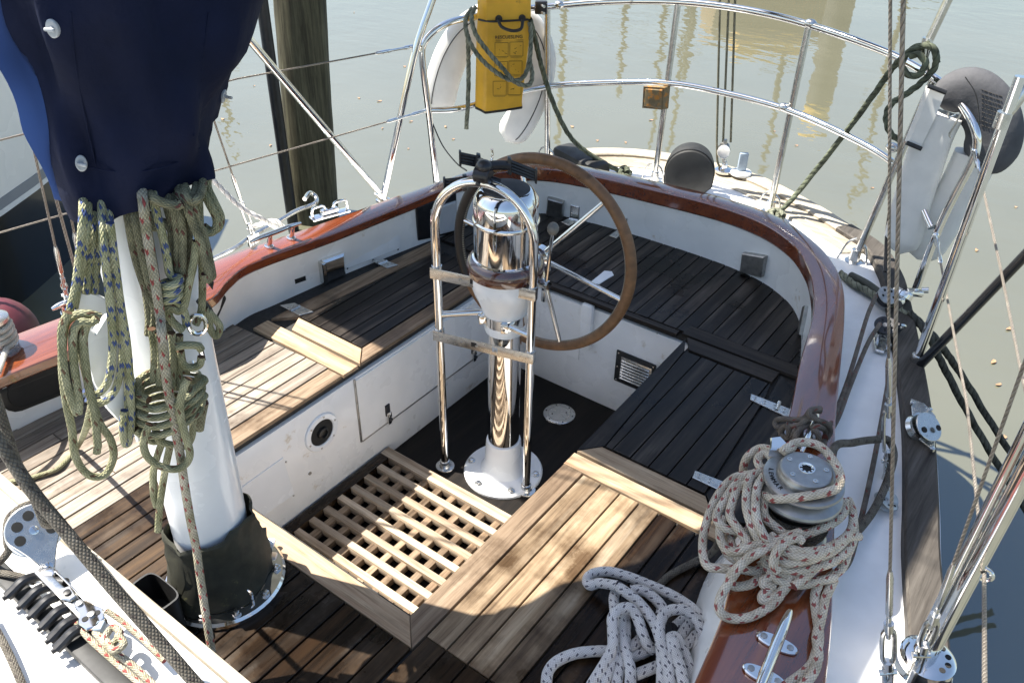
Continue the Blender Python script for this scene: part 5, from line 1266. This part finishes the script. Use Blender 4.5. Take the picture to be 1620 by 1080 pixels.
def block(label, c, axd, r, fwd, mats=('plated', 'plastic_black'), hook=True, th=.013):
    t = thing('deck_block', label, 'block', c); axd = Vector(axd).normalized(); c = Vector(c); fwd = Vector(fwd).normalized()
    m = MB(); m.lathe([(r*.95, -th*.8), (r*.8, -th*.1), (r*.8, th*.1), (r*.95, th*.8)], 28, c, axd); obj('sheave', m, mats[1], t)
    for s in (-1, 1):
        m = MB(); m.mat(mats[0]); o = c+axd*(s*th); n2 = axd*s; side = axd.cross(fwd).normalized(); pts = []
        for k in range(28):
            a = 2*PI*k/28; x, y = math.cos(a), math.sin(a); rr_ = r*(1.0+.45*max(0, x)**3); pts.append(o+fwd*(rr_*x)+side*(r*y*(1-.35*max(0, x)**2)))
        m.prism(pts, n2, .004, .0015); m.mat('dull_metal'); m.lathe([(r*.22, .003), (r*.22, .007), (r*.1, .008)], 14, o, n2); m.mat('dark_hole')
        for k in range(5):
            a = 2*PI*k/5+.6; m.lathe([(r*.15, .0038), (r*.15, .0046), (.0005, .0047)], 12, o+fwd*(r*.58*math.cos(a))+side*(r*.58*math.sin(a)), n2)
        obj('cheek', m, None, t)
    if hook:
        m = MB(); m.tube([c+fwd*r*1.1-axd*th, c+fwd*r*1.7, c+fwd*r*1.1+axd*th], .005, 8); m.lathe([(.005, -th*1.3), (.005, th*1.3)], 10, c+fwd*r*1.15, axd); obj('shackle', m, 'stainless', t)
    return t
block('black deck block nearest the stern, by the foot of the stern rail leg', Z(1402, 470, .59), (.3, -.5, .9), .033, (.5, .6, 0), ('dull_metal', 'plastic_black'))
block('black deck block with its chrome base, second along the side deck', Z(1402, 518, .575), (-.2, -.6, .8), .033, (.6, .4, .1), ('plastic_black', 'stainless'))
m = MB(); m.prism([Z(a, b, .535) for a, b in ((1380, 532), (1402, 520), (1412, 550), (1398, 560), (1384, 556))], (0, 0, 1), .008, .003); m.tube([Z(1386, 545, .545), Z(1394, 528, .56), Z(1405, 535, .56), Z(1402, 553, .545)], .005, 8)
single('pad_eye', 'stainless pad eye bolted to the white deck beside the black blocks', 'pad eye', m, 'plated')
m = MB(); m.mat('chrome'); c = Z(1430, 462, .60)
m.lathe([(.03, -.02), (.034, -.015), (.034, .0), (.03, .005)], 24, c, (.2, .5, .8)); m.box(c+Vector((.03, .02, .0)), (.05, .03, .02), Matrix.Rotation(.5, 3, 'Z'), .006); m.box(c+Vector((-.0, -.03, -.03)), (.03, .03, .05), Matrix.Rotation(.3, 3, 'Z'), .006); m.lathe([(.010, 0), (.010, .02)], 12, c+Vector((.045, .03, .01)), (1, .3, .2))
m.mat('plastic_black'); m.box(c+Vector((-.005, .01, -.02)), (.05, .04, .02), Matrix.Rotation(.2, 3, 'Z'), .005); m.mat('stainless')
for k in range(4): m.lathe([(.006, 0), (.006, .022)], 8, c+Vector((.01*k-.02, -.005*k, .0)), (.1, -.6, .6))
single('stanchion_clamp', 'bright chrome clamp with bolts at the foot of the stern rail leg', 'clamp', m, None)
fb = thing('foot_block', 'chrome turning block on a diamond plate bolted outside the weathered rail', 'block', Z(1460, 675, .53))
m = MB(); P = [Z(a, b, .558) for a, b in ((1440, 632), (1462, 640), (1480, 660), (1478, 716), (1445, 690))]; m.prism(P, (0, 0, 1), .006, .002); obj('plate', m, 'plated', fb)
c = Z(1456, 676, .578); m = MB(); m.lathe([(.038, -.012), (.033, 0), (.038, .012)], 28, c, (.55, -.2, .8)); obj('sheave', m, 'stainless', fb)
m = MB(); m.mat('plated'); ax_ = Vector((.55, -.2, .8)).normalized(); m.prism([q+ax_*.016 for q in cir(c+Vector((.008, .0, 0)), ax_, .040, 20)], ax_, .004, .001); m.mat('dark_hole')
for a in (.4, 1.6, 2.9, 4.4): m.lathe([(.008, .020), (.008, .0215), (.001, .0216)], 12, c+Vector((.008, 0, 0))+Vector((.022*math.cos(a), .022*math.sin(a), -.0)), ax_)
m.mat('plastic_black'); m.prism([q+ax_*.0205 for q in (c+Vector((-.03, .02, .0)), c+Vector((.01, .035, -.012)), c+Vector((.012, -.03, -.012)))], ax_, .002, .0005); obj('cheek', m, None, fb)
m = MB()
for a, b in ((1443, 639), (1474, 712), (1450, 688), (1470, 650)): m.lathe([(.007, 0), (.007, .008), (.003, .009)], 12, Z(a, b, .563))
obj('bolt', m, 'stainless', fb)
block('small grey block lying on the white deck below the turnbuckle', Z(1402, 792, .545), (.4, -.6, .6), .026, (-.2, .8, 0), ('dull_metal', 'dull_metal'))

# ================================================================ STANDING RIGGING
def wire(mb, a, b, r=.0046): mb.tube([Vector(a), Vector(b)], r, 10, spline=False)
def rig(name, label, cat, base, top, tb=.18, r=.0046, group=None, mat='wire', k=1.0):
    """wire with a turnbuckle standing on base"""
    base = Vector(base); top = Vector(top); d = (top-base).normalized(); top = base+d*((6.2-base.z)/d.z); s = d.cross(Vector((.5, -.8, .1))).normalized(); t = thing(name, label, cat, base, group)
    m = MB(); m.tube([base+d*(tb+.12)*k, top], r, 10, spline=False); obj('wire_rope', m, mat, t)
    m = MB(); m.lathe([(r*1.2, 0), (r*2.1, .008), (r*2.1, .10*k), (r*1.3, .12*k)], 14, base+d*(tb+.03)*k, d); m.lathe([(r*1.5, 0), (r*1.5, .06*k)], 12, base+d*(tb-.03)*k, d); obj('swage', m, 'plated', t)
    m = MB(); L0, L1 = .05*k, tb*k
    for sg in (-1, 1): m.tube([base+d*L0, base+d*(L0+.02*k)+s*(sg*.010*k), base+d*(L1-.02*k)+s*(sg*.010*k), base+d*L1], .0048*k, 8, 4)
    m.lathe([(.009*k, 0), (.009*k, .022*k)], 12, base+d*(L0-.01*k), d); m.lathe([(.009*k, 0), (.009*k, .022*k)], 12, base+d*(L1-.01*k), d); obj('turnbuckle', m, 'stainless', t)
    m = MB(); m.tube([base-d*.02*k+s*.006*k, base+d*.045*k+s*.006*k], .0055*k, 8, spline=False); m.tube([base-d*.02*k-s*.006*k, base+d*.045*k-s*.006*k], .0055*k, 8, spline=False); m.lathe([(.006*k, -.016*k), (.006*k, .016*k)], 10, base+d*.03*k, s); m.box(base-Vector((0, 0, .02*k)), (.012, .05, .05*k), None, .003); obj('chain_plate', m, 'stainless', t)
    return t
SH = 'mizzen shrouds'
rig('shroud', 'wire shroud standing on a long turnbuckle at the middle of the white side deck', 'rigging wire', Z(1405, 742, .545), V(1409, -80, (.98, .02)), .20, .0034, SH)
rig('shroud', 'wire shroud running down to the bottom edge beside the bright patch of deck', 'rigging wire', Z(1404, 1078, .56), V(1431, -80, (1.02, -.62)), .16, .0030, SH)
rig('shroud', 'wire shroud crossing over the water to the foot of the chrome stanchion', 'rigging wire', Z(1452, 1050, .60), V(1640, 520, (1.22, -.50)), .14, .0028, SH)
lv_ = lambda a, b: V(a, b, (-.985, -.74))
rig('shroud', 'thin shroud with an open turnbuckle above the far varnished rail, leftmost of three', 'rigging wire', V(107, 478, (-1.0, -.74)), V(-8, -40, (-.93, -.76)), .10, .0034, SH, k=.75)
rig('shroud', 'thick wire shroud behind the hanging ropes, middle one of three', 'rigging wire', V(139, 500, (-1.0, -.70)), V(-2, -20, (-.93, -.74)), .05, .0044, SH, k=.6)
rig('shroud', 'shroud ending in a swage close beside the hanging ropes, right one of three', 'rigging wire', V(129, 425, (-1.0, -.66)), V(30, -60, (-.93, -.70)), .05, .0034, SH, k=.6)
rig('shroud', 'bright wire and turnbuckle beyond the mast leaning over the far rail', 'rigging wire', Z(400, 372, .55), V(318, 130, (-1.06, -.15)), .16, .0034, SH, k=.9)
lrope('white_rope', 'frayed white three strand rope running from the far rail up behind the mast', [Z(440, 362, .58), X(412, 345, -1.0), X(392, 335, -1.02), X(372, 320, -1.04), X(350, 298, -1.06), X(325, 272, -1.08), X(290, 235, -1.1)], .0085, 'laid_white', pitch=.03, extra=([Z(398, 360, .57), Z(420, 352, .60), Z(436, 350, .60), Z(452, 362, .57)],))
m = MB(); m.tube([Z(330, 412, .50), Z(372, 392, .505), Z(400, 372, .51), Z(440, 350, .515), Z(470, 333, .52), Z(498, 322, .52), Z(500, 312, .53), Z(490, 305, .55), Z(482, 315, .56)], .009, 10); single('grab_rail', 'bright tube along the outer deck edge behind the chrome cleat', 'rail', m, 'stainless')
# life lines
def lifeline(label, P, r=.0030):
    t = thing('lifeline', label, 'lifeline', P[0], 'lifelines'); m = MB(); m.tube(P, r, 8, spline=False); obj('wire_rope', m, 'wire', t)
    a, b = Vector(P[0]), Vector(P[1]); d = (b-a).normalized(); m = MB(); m.lathe([(.004, 0), (.008, .01), (.008, .07), (.005, .08), (.005, .13), (.007, .14), (.007, .19), (.0035, .2)], 12, a, d); m.ball(a, .012, n=10); obj('fitting', m, 'chrome', t)
lifeline('upper lifeline wire from the stern rail across the piling to the hanging ropes', [Vector((-.953, .725, 1.115)), X(375, 125, -1.15), Z(0, 222, 1.10), Z(0, 222, 1.10)+(Z(0, 222, 1.10)-X(375, 125, -1.15))*2])
lifeline('lower lifeline wire from the stern rail across the piling towards the mast', [Vector((-.943, .735, .861)), X(320, 276, -1.12), Z(0, 368, .84), Z(0, 368, .84)+(Z(0, 368, .84)-X(320, 276, -1.12))*2.5])
st = Z(1460, 1055, .54)
lifeline('lower lifeline wire passing through the eye of the near chrome stanchion', [V(1480, 372, (.935, 1.08)), V(1530, 640, (1.25, .2)), V(1557, 905, st), V(1558, 1120, (1.46, -.85)), V(1558, 1120, (1.46, -.85))+(V(1558, 1120, (1.46, -.85))-V(1557, 905, st))*2], .0036)
lifeline('upper lifeline wire dropping from the corner of the stern rail over open water', [V(1542, 238, (.95, 1.09)), V(1582, 420, (1.1, .62)), V(1618, 600, (1.22, .15)), V(1660, 790, (1.35, -.40))], .0034)
sn = thing('stanchion', 'near chrome stanchion with an eye, standing on a round base at the deck edge', 'stanchion', st)
m = MB(); m.tube([st+Vector((0, 0, .02)), st+Vector((.012, -.001, .62))], .0150, 18, spline=False); m.tube([st+Vector((-.022, .004, .03)), st+Vector((-.014, .003, .62))], .0085, 12, spline=False); obj('tube', m, 'chrome', sn)
m = MB(); m.lathe([(.055, -.02), (.055, .0), (.048, .008), (.047, .014), (.052, .018), (.052, .034), (.044, .040), (.02, .042)], 36, st); bq = obj('base', m, 'chrome', sn)
m = MB()
for k in range(4): a = -.6+k*.55; m.lathe([(.006, .0385), (.006, .0415), (.001, .0416)], 12, st+Vector((.036*math.cos(a), .036*math.sin(a), 0)))
obj('hole', m, 'dark_hole', bq)
c = V(1557, 908, st, .0); m = MB(); m.tube([c+Vector((.013*math.cos(k*PI/6), .0, .013*math.sin(k*PI/6))) for k in range(12)], .0042, 8, 2, closed=True); m.tube([c+Vector((-.012, 0, 0)), V(1538, 900, st)], .006, 8, spline=False); obj('eye', m, 'chrome', sn)
b1 = Vector((1.044, .656, .525)); gs = thing('gate_stanchion', 'chrome gate stanchion with a dark tubular brace at the edge of the side deck', 'stanchion', b1)
m = MB(); m.tube([b1, Vector((1.05, .656, 1.40))], .0135, 16, spline=False); obj('tube', m, 'chrome', gs)
m = MB(); m.tube([b1+Vector((.005, -.01, .0)), V(1632, 393, (1.19, .60))], .0135, 16, spline=False); obj('brace', m, 'black_hull', gs)
m = MB(); m.tube([V(1588, 184, (1.045, .656)), V(1600, 172, (1.05, .66)), V(1660, 90, (1.12, .70))], .014, 16, 2); m.lathe([(.018, -.02), (.018, .02)], 16, V(1586, 190, (1.045, .656))); obj('side_tube', m, 'stainless', gs)
m = MB(); m.lathe([(.032, -.012), (.032, .0), (.022, .01), (.018, .05)], 20, b1); obj('base', m, 'stainless', gs)
m = MB(); m.tube([V(1408, 330, (.80, 1.13)), V(1403, 370, (.80, 1.13)), V(1400, 430, (.85, 1.02))], .006, 6); single('black_strap', 'black strap hanging from the grey lifebuoy behind the wires', 'strap', m, 'rubber')

# ================================================================ NEAR LEFT : winch, traveller and blocks
lw = thing('sheet_winch', 'small winch wrapped in rope on the varnished rail at the left edge', 'winch', Z(6, 556, CAPZ)); c = Vector(Z(4, 552, CAPZ))
m = MB(); m.lathe([(.046, 0), (.046, .012), (.036, .02), (.033, .05), (.038, .085), (.046, .09), (.046, .10), (.036, .106), (.01, .108)], 32, c+Vector((-.005, 0, 0))); obj('drum', m, 'plated', lw)
m = MB(); P = []
for k in range(50):
    t = k/49; a = 2*PI*3.2*t; P.append(c+Vector((-.005+.043*math.cos(a), .043*math.sin(a), .022+.055*t)))
m.tube(P, .0078, 10, 2); m.tube([P[0], Z(-10, 600, CAPZ+.02), Z(-60, 640, CAPZ+.02)], .0078, 10); single('winch_turns', 'pale grey rope turns on the small winch at the left edge', 'rope', m, 'rope_chalk')

tv = thing('traveller_block', 'large silver sheave block with five round holes standing on the traveller', 'block', Z(60, 880, .66))
cbk = Z(50, 848, .70); axv = (CAM-cbk).normalized(); fw_ = (Z(76, 905, .665)-Z(45, 830, .71)); fw_ = (fw_-axv*fw_.dot(axv)).normalized(); sdv = axv.cross(fw_).normalized()
def tear(o, r, tail):
    pts = []
    for k in range(40):
        a = 2*PI*k/40; x, y = math.cos(a), math.sin(a)
        pts.append(o+fw_*(r*x*(1+tail*max(0, x)**2))+sdv*(r*y*(1-.62*max(0, x)**1.5)))
    return pts
rB = .052; ctr = PL(54, 838, cbk, axv)
m = MB(); m.mat('plated'); m.prism(tear(ctr, rB, .95), axv, .004, .0015); m.mat('dark_hole')
for k in range(5):
    a = PI+(k-2)*.95; m.lathe([(.0105, .0038), (.0105, .0046), (.0005, .0047)], 18, ctr+fw_*(.031*math.cos(a))+sdv*(.031*math.sin(a)), axv)
m.mat('chrome'); m.lathe([(.009, .004), (.009, .008), (.006, .009), (.001, .009)], 16, ctr, axv); m.lathe([(.0075, .004), (.0075, .010), (.001, .011)], 14, ctr+fw_*.078, axv); obj('cheek', m, None, tv)
m = MB(); m.lathe([(rB*1.02, -.016), (rB*.86, -.010), (rB*.86, -.006), (rB*1.02, -.001)], 40, ctr, axv); m.lathe([(rB*1.02, -.034), (rB*.86, -.029), (rB*.86, -.024), (rB*1.02, -.018)], 40, ctr-sdv*.004, axv); obj('sheave', m, 'white_paint', tv)
m = MB(); m.prism(tear(ctr-axv*.042, rB, .9), axv, .004, .001); obj('cheek', m, 'plated', tv)
m = MB(); p = Z(78, 908, .665); m.mat('chrome'); m.tube([ctr+fw_*.078-axv*.02, p, Z(88, 922, .655)], .007, 10); m.box(p, (.03, .018, .018), Matrix.Rotation(.5, 3, 'Z'), .004); m.mat('rubber'); m.lathe([(.010, -.018), (.010, .018)], 14, Z(92, 920, .66), (.9, .4, .1)); obj('shackle', m, None, tv)
car = thing('traveller_car', 'black ribbed traveller car riding on the track across the cabin roof', 'traveller car', Z(75, 965, .63))
P = [Z(a, b, .648) for a, b in ((40, 925), (62, 940), (78, 955), (95, 973), (108, 992), (118, 1006))]
for k, p in enumerate(P):
    d = (P[-1]-P[0]).normalized(); m = MB(); m.tube([p+Vector((-d.y, d.x, 0))*y+Vector((0, 0, .012-abs(y)*.35)) for y in (-.036, -.02, 0, .02, .036)], .0105, 10, 3); m.lathe([(.005, 0), (.005, .008)], 10, p+Vector((d.y, -d.x, 0))*.036, (d.y, -d.x, 0)); obj('rib', m, 'plastic_black', car)
m = MB(); d = (P[-1]-P[0]); mid_ = P[0].lerp(P[-1], .5); m.box(mid_+Vector((.012, .03, .014)), (d.length*1.05, .020, .022), Matrix.Rotation(math.atan2(d.y, d.x), 3, 'Z'), .003); m.box(mid_+Vector((.03, .048, .012)), (d.length*.9, .004, .03), Matrix.Rotation(math.atan2(d.y, d.x), 3, 'Z'), .001); obj('side_plate', m, 'stainless', car)
m = MB(); m.mat('plated'); m.prism([Z(a, b, .675) for a, b in ((92, 935), (112, 928), (122, 945), (112, 952), (98, 950))], (0, 0, 1), .006, .002); m.mat('rubber'); m.lathe([(.007, .005), (.007, .010), (.002, .011)], 12, Z(108, 941, .675)); obj('cam_plate', m, None, car)
fbk = thing('fiddle_block', 'silver fiddle block tied to the lower end of the traveller car', 'block', Z(142, 985, .65))
m = MB(); m.mat('chrome'); m.prism([Z(a, b, .672) for a, b in ((118, 962), (132, 950), (150, 958), (165, 965), (166, 980), (155, 993), (138, 998), (124, 988), (126, 975))], (0, 0, 1), .006, .002); m.mat('dark_hole')
for a, b, q in ((136, 982, .006), (155, 972, .006), (126, 955, .003)): m.lathe([(q, .0055), (q, .007), (.0005, .0071)], 14, Z(a, b, .672))
m.mat('dull_metal')
for a, b in ((146, 975), (128, 957)): m.lathe([(.0065, .006), (.0065, .010), (.002, .011)], 14, Z(a, b, .672))
obj('cheek', m, None, fbk)
m = MB(); m.lathe([(.022, -.02), (.018, -.01), (.022, 0)], 20, Z(146, 978, .672)); obj('sheave', m, 'plastic_black', fbk)
m = MB(); m.box(Z(158, 992, .668), (.018, .022, .02), Matrix.Rotation(.6, 3, 'Z'), .004); obj('becket', m, 'blue_paint', fbk)
m = MB()
m.tube([Z(122, 985, .66), Z(140, 1008, .655), Z(175, 1040, .65), Z(215, 1075, .645), Z(250, 1110, .64)], .0062, 10); m.tube([Z(150, 998, .665), Z(172, 1020, .668), Z(190, 1002, .675), Z(178, 992, .672), Z(165, 1012, .672), Z(180, 1030, .665), Z(210, 1052, .655), Z(245, 1085, .65), Z(270, 1110, .645)], .0066, 10)
m.tube([Z(168, 965, .655), Z(190, 980, .645), Z(225, 1010, .64), Z(260, 1045, .635)], .0055, 10); m.tube([Z(168, 1012, .668), Z(180, 1028, .682), Z(196, 1018, .682), Z(186, 1004, .676)], .0066, 10)
single('traveller_line', 'beige rope with red flecks knotted to the silver fiddle block', 'rope', m, 'rope_red')
m = MB(); m.tube([D(-40, 650, 1.22)+(D(-40, 650, 1.22)-D(0, 700, 1.24))*9, D(-40, 650, 1.22), D(0, 700, 1.24), D(50, 775, 1.27), D(100, 836, 1.29), D(170, 920, 1.31), D(240, 1000, 1.33), D(305, 1075, 1.34), D(350, 1125, 1.35)], .0102, 12, 8); single('mainsheet', 'thick dark braided rope slanting across the lower left over the cabin edge', 'rope', m, 'rope_grey')
m = MB(); m.tube([D(20, 715, 1.30)+Vector((-.16, .16, 1.3)), D(20, 715, 1.30), D(45, 765, 1.34), D(60, 800, 1.37), D(72, 828, 1.40), ctr+sdv*.045-axv*.012, ctr+sdv*.02-fw_*.05-axv*.012, ctr-sdv*.03-fw_*.044-axv*.012, ctr-sdv*.05-axv*.012, ctr-sdv*.055+fw_*.02-axv*.02, Z(-10, 890, .66), Z(-50, 850, .66)], .0078, 12, 6); single('mainsheet', 'grey rope turning round the large silver block at the left edge', 'rope', m, 'rope_grey')
m = MB(); m.tube([Z(-20, 972, .64), Z(8, 1022, .635), Z(30, 1070, .63), Z(45, 1110, .625)], .0075, 10); m.tube([Z(-20, 905, .64), Z(10, 907, .65), Z(35, 912, .65), Z(55, 920, .645)], .007, 10); single('rope_tail', 'worn grey and green rope end at the lower left corner of the cabin roof', 'rope', m, 'rope_grey')

# ================================================================ HARBOUR
pt = thing('mooring_pile', 'thick weathered round timber mooring pile standing beyond the varnished rail', 'mooring pile', (-2.8, 1.6, W0))
tp = V(472, 0, (-2.80, 1.6)); bp_ = Vector((-2.80, 1.6, -.55)); dr = (tp-bp_).normalized(); top_ = bp_+dr*3.2
m = MB(); rows = []
for k in range(34):
    t = k/33; c = bp_.lerp(top_, t)+Vector((0, 0, -.4*(1-t)))
    rows.append([c+Vector(((.150+.006*math.sin(3*a+5*t)+.004*math.sin(7*a+3*t)+random.uniform(-.003, .003))*math.cos(a), (.150+.006*math.sin(3*a+5*t)+random.uniform(-.003, .003))*math.sin(a), 0)) for a in [2*PI*j/30 for j in range(30)]])
m.grid(rows, True, True, True); obj('timber', m, 'piling_wood', pt, sharp=80)
m = MB(); b0 = V(462, 345, (-2.70, 1.42)); t0 = V(414, 0, (-2.70, 1.42)); d = (t0-b0); m.tube([b0-d*.6, t0+d*.6], .034, 16, spline=False); single('steel_pole', 'slim black pole standing close in front of the timber pile', 'pole', m, 'plastic_black')
m = MB(); p0 = X(392, 60, -1.09); p1 = X(606, 312, -1.04); m.tube([p0+(p0-p1)*.25, p1], .0135, 14, spline=False); m.lathe([(.016, 0), (.017, .02), (.017, .04), (.014, .05)], 14, p1+Vector((0, 0, -.01)), (p0-p1).normalized()); single('gate_brace', 'chrome brace tube slanting down across the pile to the varnished rail', 'brace', m, 'chrome')

# neighbouring boat
A = Z(40, 485, W0); B = Z(118, 428, W0); hd = (B-A); hd.z = 0; hd.normalize(); hn = Vector((hd.y, -hd.x, 0)); hn = hn if hn.dot(CAM-A) > 0 else -hn
def HZ(px, py): return PL(px, py, A, hn).z
z1 = HZ(50, 308); z2 = HZ(50, 290); z3 = HZ(20, 108); z4 = HZ(20, 96); z5 = HZ(20, 58)
nb = thing('moored_boat', 'neighbouring boat with black lower hull and pale bulwark at the left edge', 'boat', A)
def wallstrip(name, za, zb, mat, out=0.0, flare=.0):
    rows = []
    for s in [-5+.3*k for k in range(22)]:
        cur = -.10*(s+.4)**2 if s > -.4 else 0
        rows.append([A+hd*s+hn*(cur+flare*(z-z1)+out)+Vector((0, 0, z-W0)) for z in (za, (za+zb)/2, zb)])
        rows[-1] += [p-hn*.8 for p in rows[-1][::-1]]
    m = MB(); m.grid(rows, True, True, True); return obj(name, m, mat, nb)
wallstrip('hull', W0-.6, z1-.03, 'black_hull', 0, .05); wallstrip('boot_stripe', z1-.029, z1, 'white_paint', .004, .05); wallstrip('stripe', z1+.001, z2, 'grey_stripe', .004, .05); wallstrip('bulwark', z2+.001, z3, 'cream_hull', 0, .05); wallstrip('rub_rail', z3+.001, z4, 'black_hull', .03); wallstrip('upper_side', z4+.001, z5, 'cream_hull', .0); wallstrip('cap_rail', z5+.001, z5+.03, 'cream_hull', .02)
m = MB(); c = D(0, 532, 3.05); m.ball(c, .135, (1, 1, 1.08), 28); m.lathe([(.03, .13), (.028, .17), (.015, .18)], 14, c); m.tube([c+Vector((0, 0, .17)), c+Vector((-.2, .05, .5)), A+hd*-1.2+Vector((0, 0, z4-W0))], .008, 8, 6); single('ball_fender', 'maroon ball fender half hidden behind the varnished rail', 'fender', m, 'maroon')

# things across the harbour, seen mirrored in the water
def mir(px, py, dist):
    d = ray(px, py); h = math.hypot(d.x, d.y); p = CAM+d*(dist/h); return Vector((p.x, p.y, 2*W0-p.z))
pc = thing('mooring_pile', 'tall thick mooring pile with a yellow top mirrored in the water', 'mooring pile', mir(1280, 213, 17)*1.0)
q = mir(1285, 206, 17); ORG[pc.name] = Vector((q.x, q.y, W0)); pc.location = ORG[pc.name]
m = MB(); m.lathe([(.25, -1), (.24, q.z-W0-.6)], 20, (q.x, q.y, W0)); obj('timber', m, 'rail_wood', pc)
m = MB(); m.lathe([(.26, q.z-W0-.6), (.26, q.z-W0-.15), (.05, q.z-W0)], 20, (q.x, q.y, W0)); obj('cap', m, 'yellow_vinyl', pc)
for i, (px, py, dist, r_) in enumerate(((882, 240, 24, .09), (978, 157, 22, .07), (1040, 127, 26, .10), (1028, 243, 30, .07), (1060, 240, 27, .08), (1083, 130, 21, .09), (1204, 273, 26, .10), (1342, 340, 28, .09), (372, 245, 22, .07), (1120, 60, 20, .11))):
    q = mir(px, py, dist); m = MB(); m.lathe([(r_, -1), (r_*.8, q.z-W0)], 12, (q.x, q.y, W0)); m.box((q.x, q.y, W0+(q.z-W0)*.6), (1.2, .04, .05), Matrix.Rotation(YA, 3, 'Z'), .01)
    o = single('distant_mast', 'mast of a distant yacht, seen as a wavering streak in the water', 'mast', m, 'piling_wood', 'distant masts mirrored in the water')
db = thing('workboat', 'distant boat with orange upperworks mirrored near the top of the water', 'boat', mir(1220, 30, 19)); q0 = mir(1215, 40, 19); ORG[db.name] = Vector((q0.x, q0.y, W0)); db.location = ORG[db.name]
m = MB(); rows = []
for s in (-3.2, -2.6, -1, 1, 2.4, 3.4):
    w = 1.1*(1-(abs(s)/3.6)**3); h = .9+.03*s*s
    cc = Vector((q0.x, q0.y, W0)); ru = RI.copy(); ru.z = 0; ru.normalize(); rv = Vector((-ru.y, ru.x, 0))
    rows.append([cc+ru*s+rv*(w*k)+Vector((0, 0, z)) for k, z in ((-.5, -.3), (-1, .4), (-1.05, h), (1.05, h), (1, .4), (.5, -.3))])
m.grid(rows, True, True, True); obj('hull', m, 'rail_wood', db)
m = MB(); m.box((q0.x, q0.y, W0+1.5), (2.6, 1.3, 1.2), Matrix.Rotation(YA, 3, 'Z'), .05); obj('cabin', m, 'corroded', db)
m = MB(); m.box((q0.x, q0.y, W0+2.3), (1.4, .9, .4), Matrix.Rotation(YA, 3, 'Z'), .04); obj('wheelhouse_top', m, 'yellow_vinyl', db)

# floating leaves
random.seed(21); lp = [(1596, 520), (1580, 608), (1572, 572), (1545, 395), (1380, 297), (1260, 230), (1225, 208), (605, 203), (560, 20), (640, 105), (705, 200), (717, 220), (646, 235), (945, 222), (1003, 238), (600, 160), (568, 155), (428, 230), (402, 136), (1607, 327), (1598, 255), (352, 188), (1560, 460), (1030, 190), (650, 192), (1590, 690), (905, 200), (990, 225)]
for k, (a, b) in enumerate(lp):
    c = Z(a, b, W0+.006); m = MB(); an = random.uniform(0, 6.3); L = random.uniform(.010, .024); pts = []
    for j in range(8):
        t = 2*PI*j/8; x, y = L*math.cos(t), L*.5*math.sin(t)*(1+.3*math.cos(t)); pts.append(c+Vector((x*math.cos(an)-y*math.sin(an), x*math.sin(an)+y*math.cos(an), .003*math.sin(2*t))))
    m.prism(pts, (0, 0, 1), .002, .0006); single('floating_leaf', 'small orange brown leaf drifting on the still water', 'leaf', m, 'leaf', 'leaves adrift on the water')

# ================================================================ LIGHT AND CAMERA
sund = Vector((-.56, -.20, 1)).normalized()      # towards the sun
el = math.asin(sund.z); az = math.atan2(sund.x, sund.y)
w = bpy.data.worlds.new('World'); S.world = w; w.use_nodes = True
n = w.node_tree.nodes; l = w.node_tree.links
sky = n.new('ShaderNodeTexSky'); sky.sky_type = 'NISHITA'; sky.sun_disc = False; sky.sun_elevation = el; sky.sun_rotation = az; sky.air_density = 1.2; sky.dust_density = 1.6; sky.ozone_density = 1.2
l.new(sky.outputs[0], n['Background'].inputs[0]); n['Background'].inputs[1].default_value = .076
sl = bpy.data.lights.new('sun', 'SUN'); sl.energy = 5; sl.angle = R(.5); sl.color = (1, .95, .87)
so = bpy.data.objects.new('sun', sl); COL.objects.link(so); so.rotation_euler = sund.to_track_quat('Z', 'Y').to_euler()
cd = bpy.data.cameras.new('camera'); cam = bpy.data.objects.new('camera', cd); COL.objects.link(cam)
cd.sensor_width = 36; cd.lens = F/1620*36; cd.clip_end = 2000; cd.clip_start = .02
M = Matrix((RI, UP, -FW)).transposed().to_4x4(); M.translation = CAM; cam.matrix_world = M
S.camera = cam
S.view_settings.view_transform = 'Standard'; S.view_settings.look = 'None'; S.view_settings.gamma = 1; S.view_settings.exposure = 1.55
S.cycles.use_denoising = True
S.cycles.max_bounces = 8
